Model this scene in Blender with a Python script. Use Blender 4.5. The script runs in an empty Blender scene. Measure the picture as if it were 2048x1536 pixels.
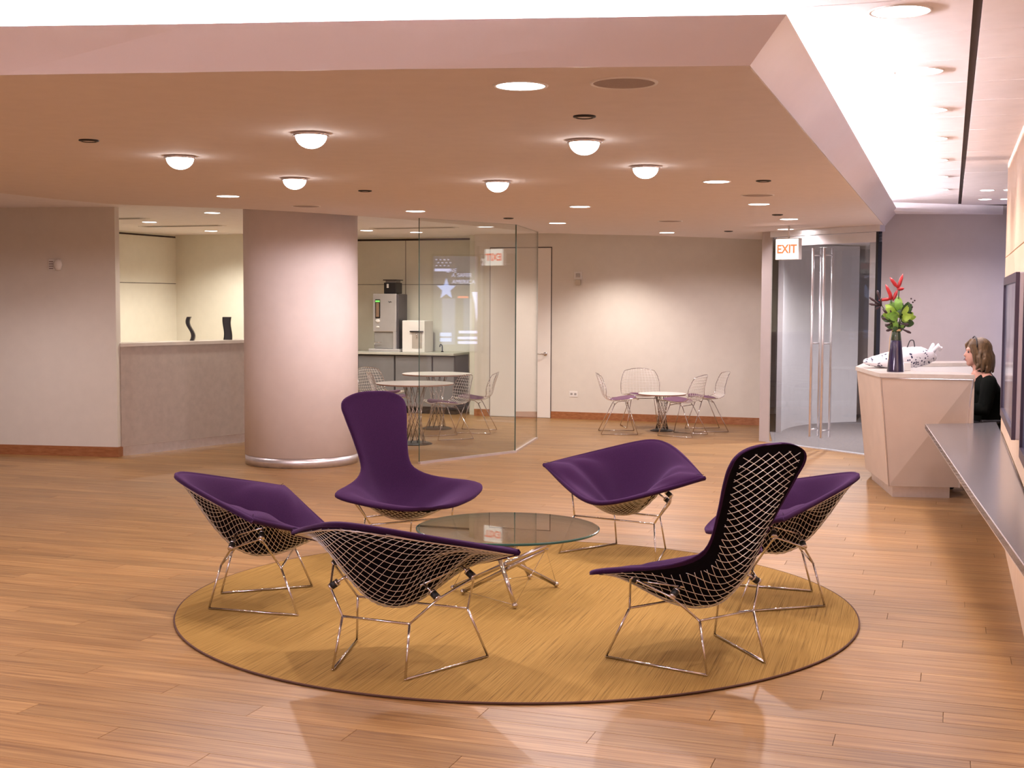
import bpy, bmesh, math, random
from mathutils import Vector, Matrix, noise
random.seed(7)
S = bpy.context.scene
COL = S.collection
PI = math.pi

# ---------------------------------------------------------------- camera
CAMH = 1.65
F = 2600.0
pitch = math.atan((768 - 604) / F)
roll = -0.0045
r0 = Vector((1, 0, 0)); u0 = Vector((0, math.sin(pitch), math.cos(pitch))); f0 = Vector((0, math.cos(pitch), -math.sin(pitch)))
cr, sr = math.cos(roll), math.sin(roll)
cx = r0 * cr - u0 * sr
cy = r0 * sr + u0 * cr
cam_d = bpy.data.cameras.new('camera'); cam = bpy.data.objects.new('camera', cam_d); COL.objects.link(cam)
cam_d.sensor_width = 36; cam_d.lens = 36 * F / 2048; cam_d.clip_start = 0.05; cam_d.clip_end = 100
m = Matrix((cx, cy, -f0)).transposed().to_4x4(); m.translation = (0, 0, CAMH)
cam.matrix_world = m
S.camera = cam

# ---------------------------------------------------------------- world, exposure
S.view_settings.view_transform = 'Standard'
S.view_settings.look = 'None'
S.view_settings.gamma = 1
S.view_settings.use_curve_mapping = False
S.view_settings.exposure = 0.08
W = bpy.data.worlds.new('world'); S.world = W; W.use_nodes = True
W.node_tree.nodes['Background'].inputs[0].default_value = (1.0, 0.90, 0.90, 1)
W.node_tree.nodes['Background'].inputs[1].default_value = 0.13

WARM = (1.0, 0.86, 0.87)
COOLPINK = (1.0, 0.88, 0.93)
def area(name, loc, sx, sy, power, color, rot=(0, 0, 0)):
    d = bpy.data.lights.new(name, 'AREA'); d.shape = 'RECTANGLE'; d.size = sx; d.size_y = sy
    d.energy = power; d.color = color
    o = bpy.data.objects.new(name, d); COL.objects.link(o); o.location = loc; o.rotation_euler = rot
    return o
def spot(name, loc, power, angle=110, color=WARM, blend=0.7, radius=0.05):
    d = bpy.data.lights.new(name, 'SPOT'); d.energy = power; d.color = color
    d.spot_size = math.radians(angle); d.spot_blend = blend; d.shadow_soft_size = radius
    o = bpy.data.objects.new(name, d); COL.objects.link(o); o.location = loc
    return o
# unseen area lamps added as fill, to lift the room and front fascia
area('lobby_fill_light', (-3.0, -1.5, 2.66), 3.0, 2.0, 190, (0.97, 0.84, 1.0))
area('lobby_fill_light', (-3.5, 2.5, 2.66), 2.0, 1.2, 110, (0.97, 0.84, 1.0))

# ---------------------------------------------------------------- helpers
DX = Vector((0.31896, 0.94777)); NX = Vector((0.94777, -0.31896))   # along / across the right wall
def dn(n, s): return (NX.x * n + DX.x * s, NX.y * n + DX.y * s)

def obj(name, bm, mats, parent=None, smooth=False, loc=None):
    me = bpy.data.meshes.new(name)
    bmesh.ops.recalc_face_normals(bm, faces=bm.faces[:]) if smooth != 'keep' else None
    bm.to_mesh(me); bm.free()
    if not isinstance(mats, (list, tuple)): mats = [mats]
    for mm in mats: me.materials.append(mm)
    if smooth:
        for p in me.polygons: p.use_smooth = True
    o = bpy.data.objects.new(name, me); COL.objects.link(o)
    if parent: o.parent = parent
    if loc: o.location = loc
    return o
def thing(name, label, cat, loc=(0, 0, 0), rz=0, group=None):
    o = bpy.data.objects.new(name, None); COL.objects.link(o); o.empty_display_size = 0.1
    o.location = loc; o.rotation_euler = (0, 0, rz)
    return tag(o, label, cat, group)
def tag(o, label, cat, group=None):
    o['label'] = label; o['category'] = cat
    if group: o['group'] = group
    return o
def struct(name, bm, mats, parent=None, smooth=False):
    o = obj(name, bm, mats, parent, smooth)
    if not parent: o['kind'] = 'structure'
    return o
def copy_tree(o, parent=None, label=None, loc=None, rz=None):
    c = o.copy(); COL.objects.link(c); c.parent = parent
    if label: c['label'] = label
    if loc is not None: c.location = loc
    if rz is not None: c.rotation_euler = (0, 0, rz)
    for ch in list(o.children): copy_tree(ch, c)
    return c
def box(bm, lo, hi, mi=0, mat=None):
    vs = [bm.verts.new((x, y, z)) for x in (lo[0], hi[0]) for y in (lo[1], hi[1]) for z in (lo[2], hi[2])]
    for q in ((0, 1, 3, 2), (4, 6, 7, 5), (0, 4, 5, 1), (2, 3, 7, 6), (0, 2, 6, 4), (1, 5, 7, 3)):
        f = bm.faces.new([vs[i] for i in q]); f.material_index = mi
    if mat is not None:
        for v in vs: v.co = mat @ v.co
    return vs
def rbox(lo, hi, r=0.01, seg=2, mi=0):
    bm = bmesh.new(); box(bm, lo, hi, mi)
    bmesh.ops.bevel(bm, geom=bm.edges[:], offset=r, segments=seg, profile=0.6, affect='EDGES')
    return bm
def prism(bm, poly, z0, z1, mi=0):
    a = [bm.verts.new((p[0], p[1], z0)) for p in poly]; b = [bm.verts.new((p[0], p[1], z1)) for p in poly]
    n = len(poly); fs = [bm.faces.new(a[::-1]), bm.faces.new(b)]
    for i in range(n): fs.append(bm.faces.new((a[i], a[(i + 1) % n], b[(i + 1) % n], b[i])))
    for f in fs: f.material_index = mi
    return a, b
def fwall(bm, p, q, th, z0, z1, mi=0):
    """wall from p to q (plan), thickness th to the left of p->q"""
    d = Vector((q[0] - p[0], q[1] - p[1])).normalized(); n = Vector((-d.y, d.x)) * th
    prism(bm, [p, q, (q[0] + n.x, q[1] + n.y), (p[0] + n.x, p[1] + n.y)], z0, z1, mi)
def tube(bm, pts, r, seg=6, closed=False, mi=0, caps=True):
    pts = [Vector(p) for p in pts]; n = len(pts); rings = []
    t0 = (pts[1] - pts[0]).normalized()
    up = Vector((0, 0, 1)) if abs(t0.z) < .9 else Vector((1, 0, 0))
    a = t0.cross(up).normalized()
    for i in range(n):
        if closed: t = (pts[(i + 1) % n] - pts[i - 1]).normalized()
        elif i == 0: t = t0
        elif i == n - 1: t = (pts[i] - pts[i - 1]).normalized()
        else: t = ((pts[i + 1] - pts[i]).normalized() + (pts[i] - pts[i - 1]).normalized()).normalized()
        a = (a - t * a.dot(t))
        if a.length < 1e-6: a = t.orthogonal()
        a.normalize(); b = t.cross(a)
        rr = r[i] if isinstance(r, (list, tuple)) else r
        rings.append([bm.verts.new(pts[i] + (a * math.cos(2 * PI * k / seg) + b * math.sin(2 * PI * k / seg)) * rr) for k in range(seg)])
    for i in range(n if closed else n - 1):
        A = rings[i]; B = rings[(i + 1) % n]
        for k in range(seg):
            f = bm.faces.new((A[k], A[(k + 1) % seg], B[(k + 1) % seg], B[k])); f.material_index = mi
    if caps and not closed:
        bm.faces.new(rings[0][::-1]).material_index = mi; bm.faces.new(rings[-1]).material_index = mi
def lathe(bm, prof, seg=32, c=(0, 0, 0), mi=0):
    rings = []
    for r, z in prof:
        if r < 1e-6: rings.append([bm.verts.new((c[0], c[1], c[2] + z))])
        else: rings.append([bm.verts.new((c[0] + r * math.cos(2 * PI * k / seg), c[1] + r * math.sin(2 * PI * k / seg), c[2] + z)) for k in range(seg)])
    for A, B in zip(rings, rings[1:]):
        for k in range(seg):
            q = [A[0] if len(A) == 1 else A[k], A[0] if len(A) == 1 else A[(k + 1) % seg], B[0] if len(B) == 1 else B[(k + 1) % seg], B[0] if len(B) == 1 else B[k]]
            u = []
            for v in q:
                if v not in u: u.append(v)
            if len(u) > 2: bm.faces.new(u).material_index = mi
def ball(bm, c, r, sub=2, scale=(1, 1, 1), mi=0, rot=None):
    M_ = Matrix.Translation(c) @ (rot.to_4x4() if rot else Matrix()) @ Matrix.Diagonal((scale[0], scale[1], scale[2], 1))
    g = bmesh.ops.create_icosphere(bm, subdivisions=sub, radius=r, matrix=M_)
    for v in g['verts']:
        for f in v.link_faces: f.material_index = mi
def bend(pts, r=0.02, n=4):
    """round the corners of a polyline"""
    P = [Vector(p) for p in pts]; out = [P[0]]
    for i in range(1, len(P) - 1):
        a = (P[i - 1] - P[i]); b = (P[i + 1] - P[i]); rr = min(r, a.length * .45, b.length * .45)
        A = P[i] + a.normalized() * rr; B = P[i] + b.normalized() * rr
        for k in range(n + 1):
            t = k / n; out.append(A * (1 - t) ** 2 + P[i] * 2 * t * (1 - t) + B * t * t)
    out.append(P[-1]); return out
def crom(xs, ys, x):
    """Catmull-Rom through (xs, ys) at x"""
    n = len(xs); i = 0
    while i < n - 2 and x > xs[i + 1]: i += 1
    h = xs[i + 1] - xs[i]; t = (x - xs[i]) / h
    def slope(j):
        if j == 0: return (ys[1] - ys[0]) / (xs[1] - xs[0])
        if j == n - 1: return (ys[-1] - ys[-2]) / (xs[-1] - xs[-2])
        return (ys[j + 1] - ys[j - 1]) / (xs[j + 1] - xs[j - 1])
    m0, m1 = slope(i) * h, slope(i + 1) * h
    return (2*t**3 - 3*t**2 + 1) * ys[i] + (t**3 - 2*t**2 + t) * m0 + (-2*t**3 + 3*t**2) * ys[i + 1] + (t**3 - t**2) * m1
def text(name, s, size, mat, parent, M_, ext=0.001, align='CENTER', bold=0.0):
    c = bpy.data.curves.new(name, 'FONT'); c.body = s; c.size = size; c.extrude = ext; c.offset = bold; c.align_x = align; c.align_y = 'CENTER'
    tmp = bpy.data.objects.new(name + '_curve', c); COL.objects.link(tmp)
    dg = bpy.context.evaluated_depsgraph_get(); dg.update()
    me = bpy.data.meshes.new_from_object(tmp.evaluated_get(dg)); bpy.data.objects.remove(tmp); bpy.data.curves.remove(c)
    me.materials.clear(); me.materials.append(mat); me.name = name
    o = bpy.data.objects.new(name, me); COL.objects.link(o); o.parent = parent; o.matrix_local = M_
    return o

# ---------------------------------------------------------------- materials
def mat(name, color, rough=0.6, metal=0.0, var=0.06, scale=8.0, bump=0.0, bscale=60, spec=0.5, coat=0.0, sheen=0.0, sheen_tint=None, aniso=0.0, stretch=(1, 1, 1)):
    m = bpy.data.materials.new(name); m.use_nodes = True; nt = m.node_tree; b = nt.nodes['Principled BSDF']
    b.inputs['Roughness'].default_value = rough; b.inputs['Metallic'].default_value = metal
    b.inputs['Specular IOR Level'].default_value = spec; b.inputs['Coat Weight'].default_value = coat
    b.inputs['Sheen Weight'].default_value = sheen; b.inputs['Anisotropic'].default_value = aniso
    if sheen_tint: b.inputs['Sheen Tint'].default_value = (*sheen_tint, 1)
    tc = nt.nodes.new('ShaderNodeTexCoord'); mp = nt.nodes.new('ShaderNodeMapping'); mp.inputs['Scale'].default_value = stretch
    nt.links.new(tc.outputs['Object'], mp.inputs[0])
    nz = nt.nodes.new('ShaderNodeTexNoise'); nz.inputs['Scale'].default_value = scale; nz.inputs['Detail'].default_value = 4
    nt.links.new(mp.outputs[0], nz.inputs['Vector'])
    rp = nt.nodes.new('ShaderNodeValToRGB'); rp.color_ramp.elements[0].position = .3; rp.color_ramp.elements[1].position = .7
    rp.color_ramp.elements[0].color = (*[max(0, c * (1 - var)) for c in color], 1); rp.color_ramp.elements[1].color = (*[min(1, c * (1 + var)) for c in color], 1)
    nt.links.new(nz.outputs['Fac'], rp.inputs[0]); nt.links.new(rp.outputs[0], b.inputs['Base Color'])
    if bump > 0:
        n2 = nt.nodes.new('ShaderNodeTexNoise'); n2.inputs['Scale'].default_value = bscale; n2.inputs['Detail'].default_value = 3
        nt.links.new(mp.outputs[0], n2.inputs['Vector'])
        bp = nt.nodes.new('ShaderNodeBump'); bp.inputs['Strength'].default_value = bump; bp.inputs['Distance'].default_value = .004
        nt.links.new(n2.outputs['Fac'], bp.inputs['Height']); nt.links.new(bp.outputs[0], b.inputs['Normal'])
    return m
def emit(name, color, strength):
    m = bpy.data.materials.new(name); m.use_nodes = True; nt = m.node_tree; nt.nodes.clear()
    e = nt.nodes.new('ShaderNodeEmission'); e.inputs[0].default_value = (*color, 1); e.inputs[1].default_value = strength
    o = nt.nodes.new('ShaderNodeOutputMaterial'); nt.links.new(e.outputs[0], o.inputs[0]); return m
def glass(name, tint=(0.95, 0.97, 0.96), f0_=0.04, boost=1.0, rough=0.0):
    m = bpy.data.materials.new(name); m.use_nodes = True; nt = m.node_tree; nt.nodes.clear()
    t = nt.nodes.new('ShaderNodeBsdfTransparent'); t.inputs[0].default_value = (*tint, 1)
    g = nt.nodes.new('ShaderNodeBsdfGlossy'); g.inputs['Roughness'].default_value = rough; g.inputs[0].default_value = (1, 1, 1, 1)
    lw = nt.nodes.new('ShaderNodeLayerWeight'); lw.inputs[0].default_value = .5
    pw = nt.nodes.new('ShaderNodeMath'); pw.operation = 'POWER'; pw.inputs[1].default_value = 5
    ma = nt.nodes.new('ShaderNodeMath'); ma.operation = 'MULTIPLY_ADD'; ma.inputs[1].default_value = boost; ma.inputs[2].default_value = f0_; ma.use_clamp = True
    mx = nt.nodes.new('ShaderNodeMixShader'); o = nt.nodes.new('ShaderNodeOutputMaterial')
    nt.links.new(lw.outputs['Facing'], pw.inputs[0]); nt.links.new(pw.outputs[0], ma.inputs[0]); nt.links.new(ma.outputs[0], mx.inputs[0])
    nt.links.new(t.outputs[0], mx.inputs[1]); nt.links.new(g.outputs[0], mx.inputs[2]); nt.links.new(mx.outputs[0], o.inputs[0])
    return m
def wood(name, cA, cB, cC, grain=(1, 26, 26), rough=0.35, obj_random=True, bump=0.05):
    """stripy wood, one tone per board (random per object and per mesh island)"""
    m = bpy.data.materials.new(name); m.use_nodes = True; nt = m.node_tree; b = nt.nodes['Principled BSDF']; N_ = nt.nodes.new; Lk = nt.links.new
    tc = N_('ShaderNodeTexCoord'); oi = N_('ShaderNodeObjectInfo'); ge = N_('ShaderNodeNewGeometry')
    ad = N_('ShaderNodeMath'); ad.operation = 'ADD'; Lk(oi.outputs['Random'], ad.inputs[0]); Lk(ge.outputs['Random Per Island'], ad.inputs[1])
    fr = N_('ShaderNodeMath'); fr.operation = 'FRACT'; Lk(ad.outputs[0], fr.inputs[0])
    off = N_('ShaderNodeVectorMath'); off.operation = 'MULTIPLY_ADD'
    cmb = N_('ShaderNodeCombineXYZ')
    for k in range(3): Lk(fr.outputs[0], cmb.inputs[k])
    off.inputs[1].default_value = (37, 61, 17); Lk(cmb.outputs[0], off.inputs[0]); Lk(tc.outputs['Object'], off.inputs[2])
    mp = N_('ShaderNodeMapping'); mp.inputs['Scale'].default_value = grain; Lk(off.outputs[0], mp.inputs[0])
    nz = N_('ShaderNodeTexNoise'); nz.inputs['Scale'].default_value = 1.6; nz.inputs['Detail'].default_value = 5; nz.inputs['Roughness'].default_value = .62; Lk(mp.outputs[0], nz.inputs['Vector'])
    rp = N_('ShaderNodeValToRGB'); e = rp.color_ramp.elements; e[0].position = .32; e[0].color = (*cA, 1); e[1].position = .68; e[1].color = (*cC, 1)
    x = e.new(.5); x.color = (*cB, 1); Lk(nz.outputs['Fac'], rp.inputs[0])
    hs = N_('ShaderNodeHueSaturation'); vm = N_('ShaderNodeMapRange'); vm.inputs['To Min'].default_value = .84; vm.inputs['To Max'].default_value = 1.10
    Lk(fr.outputs[0], vm.inputs[0]); Lk(vm.outputs[0], hs.inputs['Value']); Lk(rp.outputs[0], hs.inputs['Color']); Lk(hs.outputs[0], b.inputs['Base Color'])
    b.inputs['Roughness'].default_value = rough
    bp = N_('ShaderNodeBump'); bp.inputs['Strength'].default_value = bump; bp.inputs['Distance'].default_value = .002; Lk(nz.outputs['Fac'], bp.inputs['Height']); Lk(bp.outputs[0], b.inputs['Normal'])
    return m

WALL = mat('cream_wall_paint', (.70, .66, .60), .75, var=.02)
WALLG = mat('grey_wall_paint', (.50, .45, .45), .8, var=.02)
WALLK = mat('kitchen_wall_panel', (.76, .74, .64), .6, var=.02)
CEIL = mat('ceiling_paint', (.74, .68, .66), .85, var=.02)
FASC = mat('fascia_paint', (.76, .70, .72), .26, var=.01, spec=.6)
TILE = mat('ceiling_tile_white', (.90, .87, .89), .7, var=.03)
DARKGAP = mat('dark_gap', (.05, .035, .03), .9)
PLANK = wood('bamboo_plank', (.20, .093, .031), (.312, .166, .058), (.42, .246, .094), grain=(1.1, 40, 40), rough=.40)
SUBF = mat('subfloor_dark', (.16, .08, .04), .8)
BASEW = wood('baseboard_wood', (.27, .10, .035), (.34, .13, .05), (.40, .17, .07), grain=(2, 30, 30), rough=.4)
MAPLE = wood('maple_panel', (.74, .53, .36), (.79, .58, .41), (.83, .63, .46), grain=(24, 24, 1.2), rough=.42, bump=.02)
COLM = mat('column_plaster', (.88, .81, .80), .7, var=.02, bump=.05, bscale=90)
BRUSH = mat('brushed_steel', (.78, .75, .78), .30, .85, var=.05, scale=20, aniso=.6)
STONE = mat('half_wall_stone', (.46, .39, .345), .55, var=.07, scale=14)
STONECAP = mat('stone_cap', (.62, .56, .50), .4, var=.05)
CHROME = mat('chrome', (.70, .67, .69), .10, 1.0, var=.01)
WIRE = mat('chrome_wire', (.88, .85, .82), .32, .65, var=.01)
PURPLE = mat('purple_wool', (.028, .0080, .034), .95, var=.18, scale=220, bump=.25, bscale=500, spec=.06, sheen=.17, sheen_tint=(.7, .40, .9))
BLACKB = mat('black_backing', (.006, .005, .007), .95, var=.2, scale=100, spec=.05)
RUBBER = mat('black_rubber', (.012, .012, .012), .5, var=.1)
WHITEP = mat('white_laminate', (.82, .80, .78), .3, var=.01)
BLACKP = mat('black_plastic', (.015, .013, .016), .35, var=.1)
BLACKM = mat('black_metal', (.03, .028, .028), .4, .6, var=.1)
GREYCAB = mat('grey_cabinet', (.20, .20, .21), .5, var=.04)
CABBODY = mat('cabinet_carcass', (.075, .07, .075), .6)
COUNTER = mat('counter_top_grey', (.52, .52, .47), .35, var=.05)
SHELF = mat('grey_shelf_laminate', (.17, .16, .168), .20, 0.25, var=.06, scale=30)
SILVER = mat('silver_plastic', (.62, .61, .63), .3, .5, var=.03)
OFFWP = mat('off_white_plastic', (.78, .76, .74), .4, var=.02)
TVFRAME = mat('screen_bezel', (.05, .035, .06), .35, .2, var=.05)
TVSIDE = mat('screen_casing', (.42, .38, .42), .4, .4, var=.04)
GREYCARP = mat('grey_carpet', (.16, .145, .15), .95, var=.2, scale=60)
FROST = mat('vestibule_wall', (.60, .58, .60), .6, var=.02)
DESKP = mat('desk_panel_maple', (.56, .455, .38), .5, var=.04, scale=5)
DESKTOP = mat('desk_top_stone', (.52, .46, .41), .3, var=.06, scale=25)
ALU = mat('aluminium_trim', (.80, .77, .80), .3, .9, var=.02)
LIT = emit('downlight_lens', (1, .95, .93), 14)
DOME = emit('lamp_dome_glow', (1, .93, .90), 14)
COVE = emit('cove_tube', (1, .88, .94), 520)
GL_PART = glass('partition_glass', (.955, .975, .96), .07, 1.0)
GL_DOOR = glass('door_glass', (.93, .95, .95), .06, 1.0)
GL_TAB = glass('table_glass', (.92, .93, .90), .15, 1.3)
GL_EDGE = mat('glass_edge_green', (.03, .09, .075), .15, var=.1)
SCREENDARK = mat('tv_glass', (.03, .03, .045), .08, var=.05, spec=.8)

# rug: ribs run along the right wall's direction
def rug_mat():
    m = mat('golden_ribbed_rug', (.50, .30, .085), .95, var=.1); nt = m.node_tree; N_ = nt.nodes.new; Lk = nt.links.new
    b = nt.nodes['Principled BSDF']; b.inputs['Specular IOR Level'].default_value = .1
    tc = N_('ShaderNodeTexCoord'); mp = N_('ShaderNodeMapping'); mr = N_('ShaderNodeMapping')
    mr.inputs['Rotation'].default_value = (0, 0, math.radians(17)); mp.inputs['Scale'].default_value = (210, 1.6, 1)
    Lk(tc.outputs['Object'], mr.inputs[0]); Lk(mr.outputs[0], mp.inputs[0])
    nz = N_('ShaderNodeTexNoise'); nz.inputs['Scale'].default_value = 1; nz.inputs['Detail'].default_value = 4; nz.inputs['Roughness'].default_value = .7; Lk(mp.outputs[0], nz.inputs['Vector'])
    rp = N_('ShaderNodeValToRGB'); e = rp.color_ramp.elements
    e[0].position = .30; e[0].color = (.12, .066, .022, 1); e[1].position = .66; e[1].color = (.39, .238, .072, 1); x = e.new(.45); x.color = (.30, .176, .048, 1)
    Lk(nz.outputs['Fac'], rp.inputs[0]); Lk(rp.outputs[0], b.inputs['Base Color'])
    bp = N_('ShaderNodeBump'); bp.inputs['Strength'].default_value = .35; bp.inputs['Distance'].default_value = .004; Lk(nz.outputs['Fac'], bp.inputs['Height']); Lk(bp.outputs[0], b.inputs['Normal'])
    return m
RUG = rug_mat()

# ================================================================= STRUCTURE
# ---- floor of bamboo planks
bm = bmesh.new(); prism(bm, [(-9, -4), (6.5, -4), (6.5, 23), (-9, 23)], -.1, -.014)
floor = struct('floor', bm, SUBF)
PW, PL = .14, 1.85
plank_me = None
cand = []
for i in range(-30, 165):
    s = i * PW
    off = (i * .737) % 1 * PL
    for j in range(-10, 6):
        n = j * PL + off
        cxp, cyp = dn(n + PL / 2, s + PW / 2)
        if cxp < -8.5 or cxp > 6.2 or cyp < -3.5 or cyp > 22: continue
        if NX.x * 0 + n > .385 + .02 and s < 10.4: continue
        corners = [dn(n, s), dn(n + PL, s), dn(n + PL, s + PW), dn(n, s + PW), (cxp, cyp)]
        inv = [c for c in corners if c[1] > 4.45 and abs(c[0]) < c[1] * .395]
        vis = bool(inv)
        under = all((c[0] - .03) ** 2 + (c[1] - 7.06) ** 2 < 1.7 ** 2 for c in corners)
        cand.append((cyp, n, s, vis and not under))
near = sorted([c for c in cand if c[3]])[:298]
nearset = set((c[1], c[2]) for c in near)
bmp = bmesh.new(); g_ = .0009
def plank_geo(bm, n0, n1, s0, s1):
    e = .0013
    lo = [(n0 + g_, s0 + g_), (n1 - g_, s0 + g_), (n1 - g_, s1 - g_), (n0 + g_, s1 - g_)]
    hi = [(n0 + e, s0 + e), (n1 - e, s0 + e), (n1 - e, s1 - e), (n0 + e, s1 - e)]
    a = [bm.verts.new((*p, -.0135)) for p in lo]; b = [bm.verts.new((*p, -.0012)) for p in lo]; c = [bm.verts.new((*p, 0)) for p in hi]
    bm.faces.new(c)
    for k in range(4):
        q = (k + 1) % 4
        bm.faces.new((a[k], a[q], b[q], b[k])); bm.faces.new((b[k], b[q], c[q], c[k]))
RZ = math.atan2(NX.y, NX.x)
RM = Matrix.Rotation(RZ, 4, 'Z')
plank_geo(bmp, 0, PL, 0, PW)
first = None
for cyp, n, s, _ in near:
    if first is None: first = obj('plank', bmp, PLANK, floor); o = first
    else:
        o = first.copy(); COL.objects.link(o)
    x, y = dn(n, s); o.location = (x, y, 0); o.rotation_euler = (0, 0, RZ)
bmr = bmesh.new()
for cyp, n, s, _ in cand:
    if (n, s) in nearset: continue
    plank_geo(bmr, n, n + PL, s, s + PW)
o = obj('plank_field', bmr, PLANK, floor); o.rotation_euler = (0, 0, RZ); o['kind'] = 'stuff'

# ---- upper ceilings
bm = bmesh.new(); prism(bm, [(-9, -4), (6.5, -4), (6.5, 14.6), (-9, 9.0)], 2.716, 2.80)
ceil_main = struct('ceiling', bm, DARKGAP)
bmt = bmesh.new(); box(bmt, (.003, .003, 2.71), (.757, .607, 2.722)); t1 = None
def tile(n, s, wide, deep, name='ceiling_panel'):
    bm = bmesh.new(); box(bm, (.003, .003, 2.71), (wide - .003, deep - .003, 2.722))
    o = obj(name, bm, TILE, ceil_main); x, y = dn(n, s); o.location = (x, y, 0); o.rotation_euler = (0, 0, RZ); return o
def tiles(n0, n1, s0, s1, ds):
    me = None; k = s0
    while k < s1 - .01:
        if me is None: me = tile(n0, k, n1 - n0, ds); 
        else:
            c = me.copy(); COL.objects.link(c); x, y = dn(n0, k); c.location = (x, y, 0)
        k += ds
tiles(-.82, .052, 3.6, 14.6, .61)
tiles(.078, .46, 3.6, 10.0, .61)
tiles(.078, 1.9, 10.0, 14.6, 1.22)
bm = bmesh.new()
prism(bm, [dn(-9, -4), dn(2, -6), dn(2, 3.6), dn(-9, 3.6)], 2.712, 2.716)
prism(bm, [dn(-8, 3.6), dn(-.82, 3.6), dn(-.82, 14.6), dn(-8, 14.6)], 2.712, 2.716)
struct('ceiling_plaster', bm, TILE, ceil_main)
bm = bmesh.new(); prism(bm, [(-9, 9.0), (6.5, 14.6), (6.5, 24), (-9, 24)], 2.62, 2.72)
ceil_back = struct('ceiling', bm, TILE)

# ---- dropped canopy ceiling with sloping fascia
curve = [(3.35, 17.35), (2.4, 16.75), (1.722, 16.387), (.9, 16.15), (.288, 15.803), (.027, 15.277), (-.419, 14.511), (-.973, 13.575), (-1.517, 12.904), (-2.011, 12.365), (-2.455, 11.996), (-3.025, 11.718), (-3.525, 11.451), (-3.817, 10.914), (-4.046, 10.329), (-4.6, 9.2), (-6.8, 7.6)]
fb = [(-6.8, 5.48), (-1.923, 4.932), (-1.154, 4.849), (-.411, 4.769), (.838, 4.668)]
ft = [(-6.8, 5.36), (-1.90, 4.835), (-1.15, 4.775), (-.42, 4.700), (.946, 4.580)]
kend = (14.16 - 4.668) / DX.y; eb = (.838 + DX.x * kend, 14.16)
kend = (14.16 - 4.580) / DX.y; et = (.946 + DX.x * kend, 14.16)
bm = bmesh.new(); prism(bm, fb + [eb, (3.96, 14.16), (3.93, 13.97), (3.05, 15.33)] + curve, 2.49, 2.57)
canopy = struct('ceiling_canopy', bm, CEIL)
bm = bmesh.new()
lo = fb + [eb]; hi = ft + [et]
va = [bm.verts.new((*p, 2.4895)) for p in lo]; vb = [bm.verts.new((*p, 2.65)) for p in hi]
inn = Vector((-.03, .03))
vc = [bm.verts.new((p[0] - .025, p[1] + .035, 2.65)) for p in hi]; vd = [bm.verts.new((p[0] - .025, p[1] + .035, 2.492)) for p in lo]
for k in range(len(lo) - 1):
    for A, B in ((va, vb), (vb, vc), (vc, vd), (vd, va)):
        bm.faces.new((A[k], A[k + 1], B[k + 1], B[k]))
bm.faces.new((va[0], vb[0], vc[0], vd[0])); bm.faces.new((va[-1], vb[-1], vc[-1], vd[-1]))
obj('fascia', bm, FASC, canopy)
bm = bmesh.new()
cb = [(-6.8, 5.95), (.42, 5.26), (eb[0] - NX.x * .42, 14.15 - NX.y * .0)]
for a, b in zip(cb, cb[1:]): fwall(bm, a, b, .03, 2.57, 2.712)
obj('cove_light_stop', bm, CEIL, canopy)  # unseen board added to stop cove light leaking across the canopy
# cove tubes lying on the canopy, behind the lip
def cove(p, q, n, label, grp):
    for k in range(n):
        a = Vector(p).lerp(Vector(q), (k + .01) / n); b = Vector(p).lerp(Vector(q), (k + .99) / n)
        t = thing('cove_light', label, 'light', (0, 0, 0), 0, grp)
        bm = bmesh.new(); tube(bm, [(a.x, a.y, 2.636), (b.x, b.y, 2.636)], .014, 8); obj('fluorescent_tube', bm, COVE, t)
        d = (b - a).normalized(); n_ = Vector((-d.y, d.x)) * .03
        bm = bmesh.new(); prism(bm, [a - n_, b - n_, b + n_, a + n_], 2.57, 2.618); obj('batten', bm, OFFWP, t)
pr = Vector((.838, 4.668)) - NX * .20 + DX * .25; qr = Vector(eb) - NX * .20 - DX * 1.1
cove(pr, qr, 7, 'slim fluorescent cove light hidden above the edge of the dropped ceiling facing reception', 'cove lights along the reception edge')
cove((.5, 4.95), (-5.8, 5.58), 5, 'slim fluorescent cove light hidden above the front edge of the dropped ceiling', 'cove lights along the front edge')

# ---- walls
def wall(name, p, q, z0, z1, m_, th=.15, par=None):
    bm = bmesh.new(); fwall(bm, p, q, th, z0, z1); return struct(name, bm, m_, par)
FW0 = Vector((-.546, 18.823)); FW1 = Vector((3.36, 17.508))
wall('wall_back', FW0, FW1, 0, 2.62, WALL)
wall('wall_back_kitchen', (-5.01, 20.95), (-.0, 19.27), 0, 2.62, WALLK)
wall('wall_corner_kitchen', (-.546, 18.95), (-.546 + .34, 19.35), 0, 2.62, WALLK, .1)
wall('wall_left_kitchen', (-6.3, 16.2), (-5.01, 19.42), 0, 2.62, WALLK)
wall('wall_middle_kitchen', (-5.01, 19.42), (-3.05, 18.76), 0, 2.62, WALLK, .1)
wall('wall_side_kitchen', (-3.05, 18.76), (-2.86, 20.25), 0, 2.62, WALLK, .1)
LW = [(-8.5, 14.35), (-4.152, 13.633)]
wall('wall_left', LW[0], LW[1], 0, 2.62, WALL, .10)
wall('wall_reception', (3.96, 14.17), (6.2, 14.17), 0, 2.80, WALLG, .3)
wall('wall_side_lobby', (-8.9, 14.4), (-8.9, -4), 0, 2.80, WALL, .1)
wall('wall_front', (-9, -3.9), (2.5, -3.9), 0, 2.8, WALL, -.1)
# reception end wall (carries a portrait screen that the glass partition mirrors)
wall('wall_end_reception', (5.75, 14.2), (5.75, 10.2), 0, 2.8, WALLG, .12)
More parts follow.
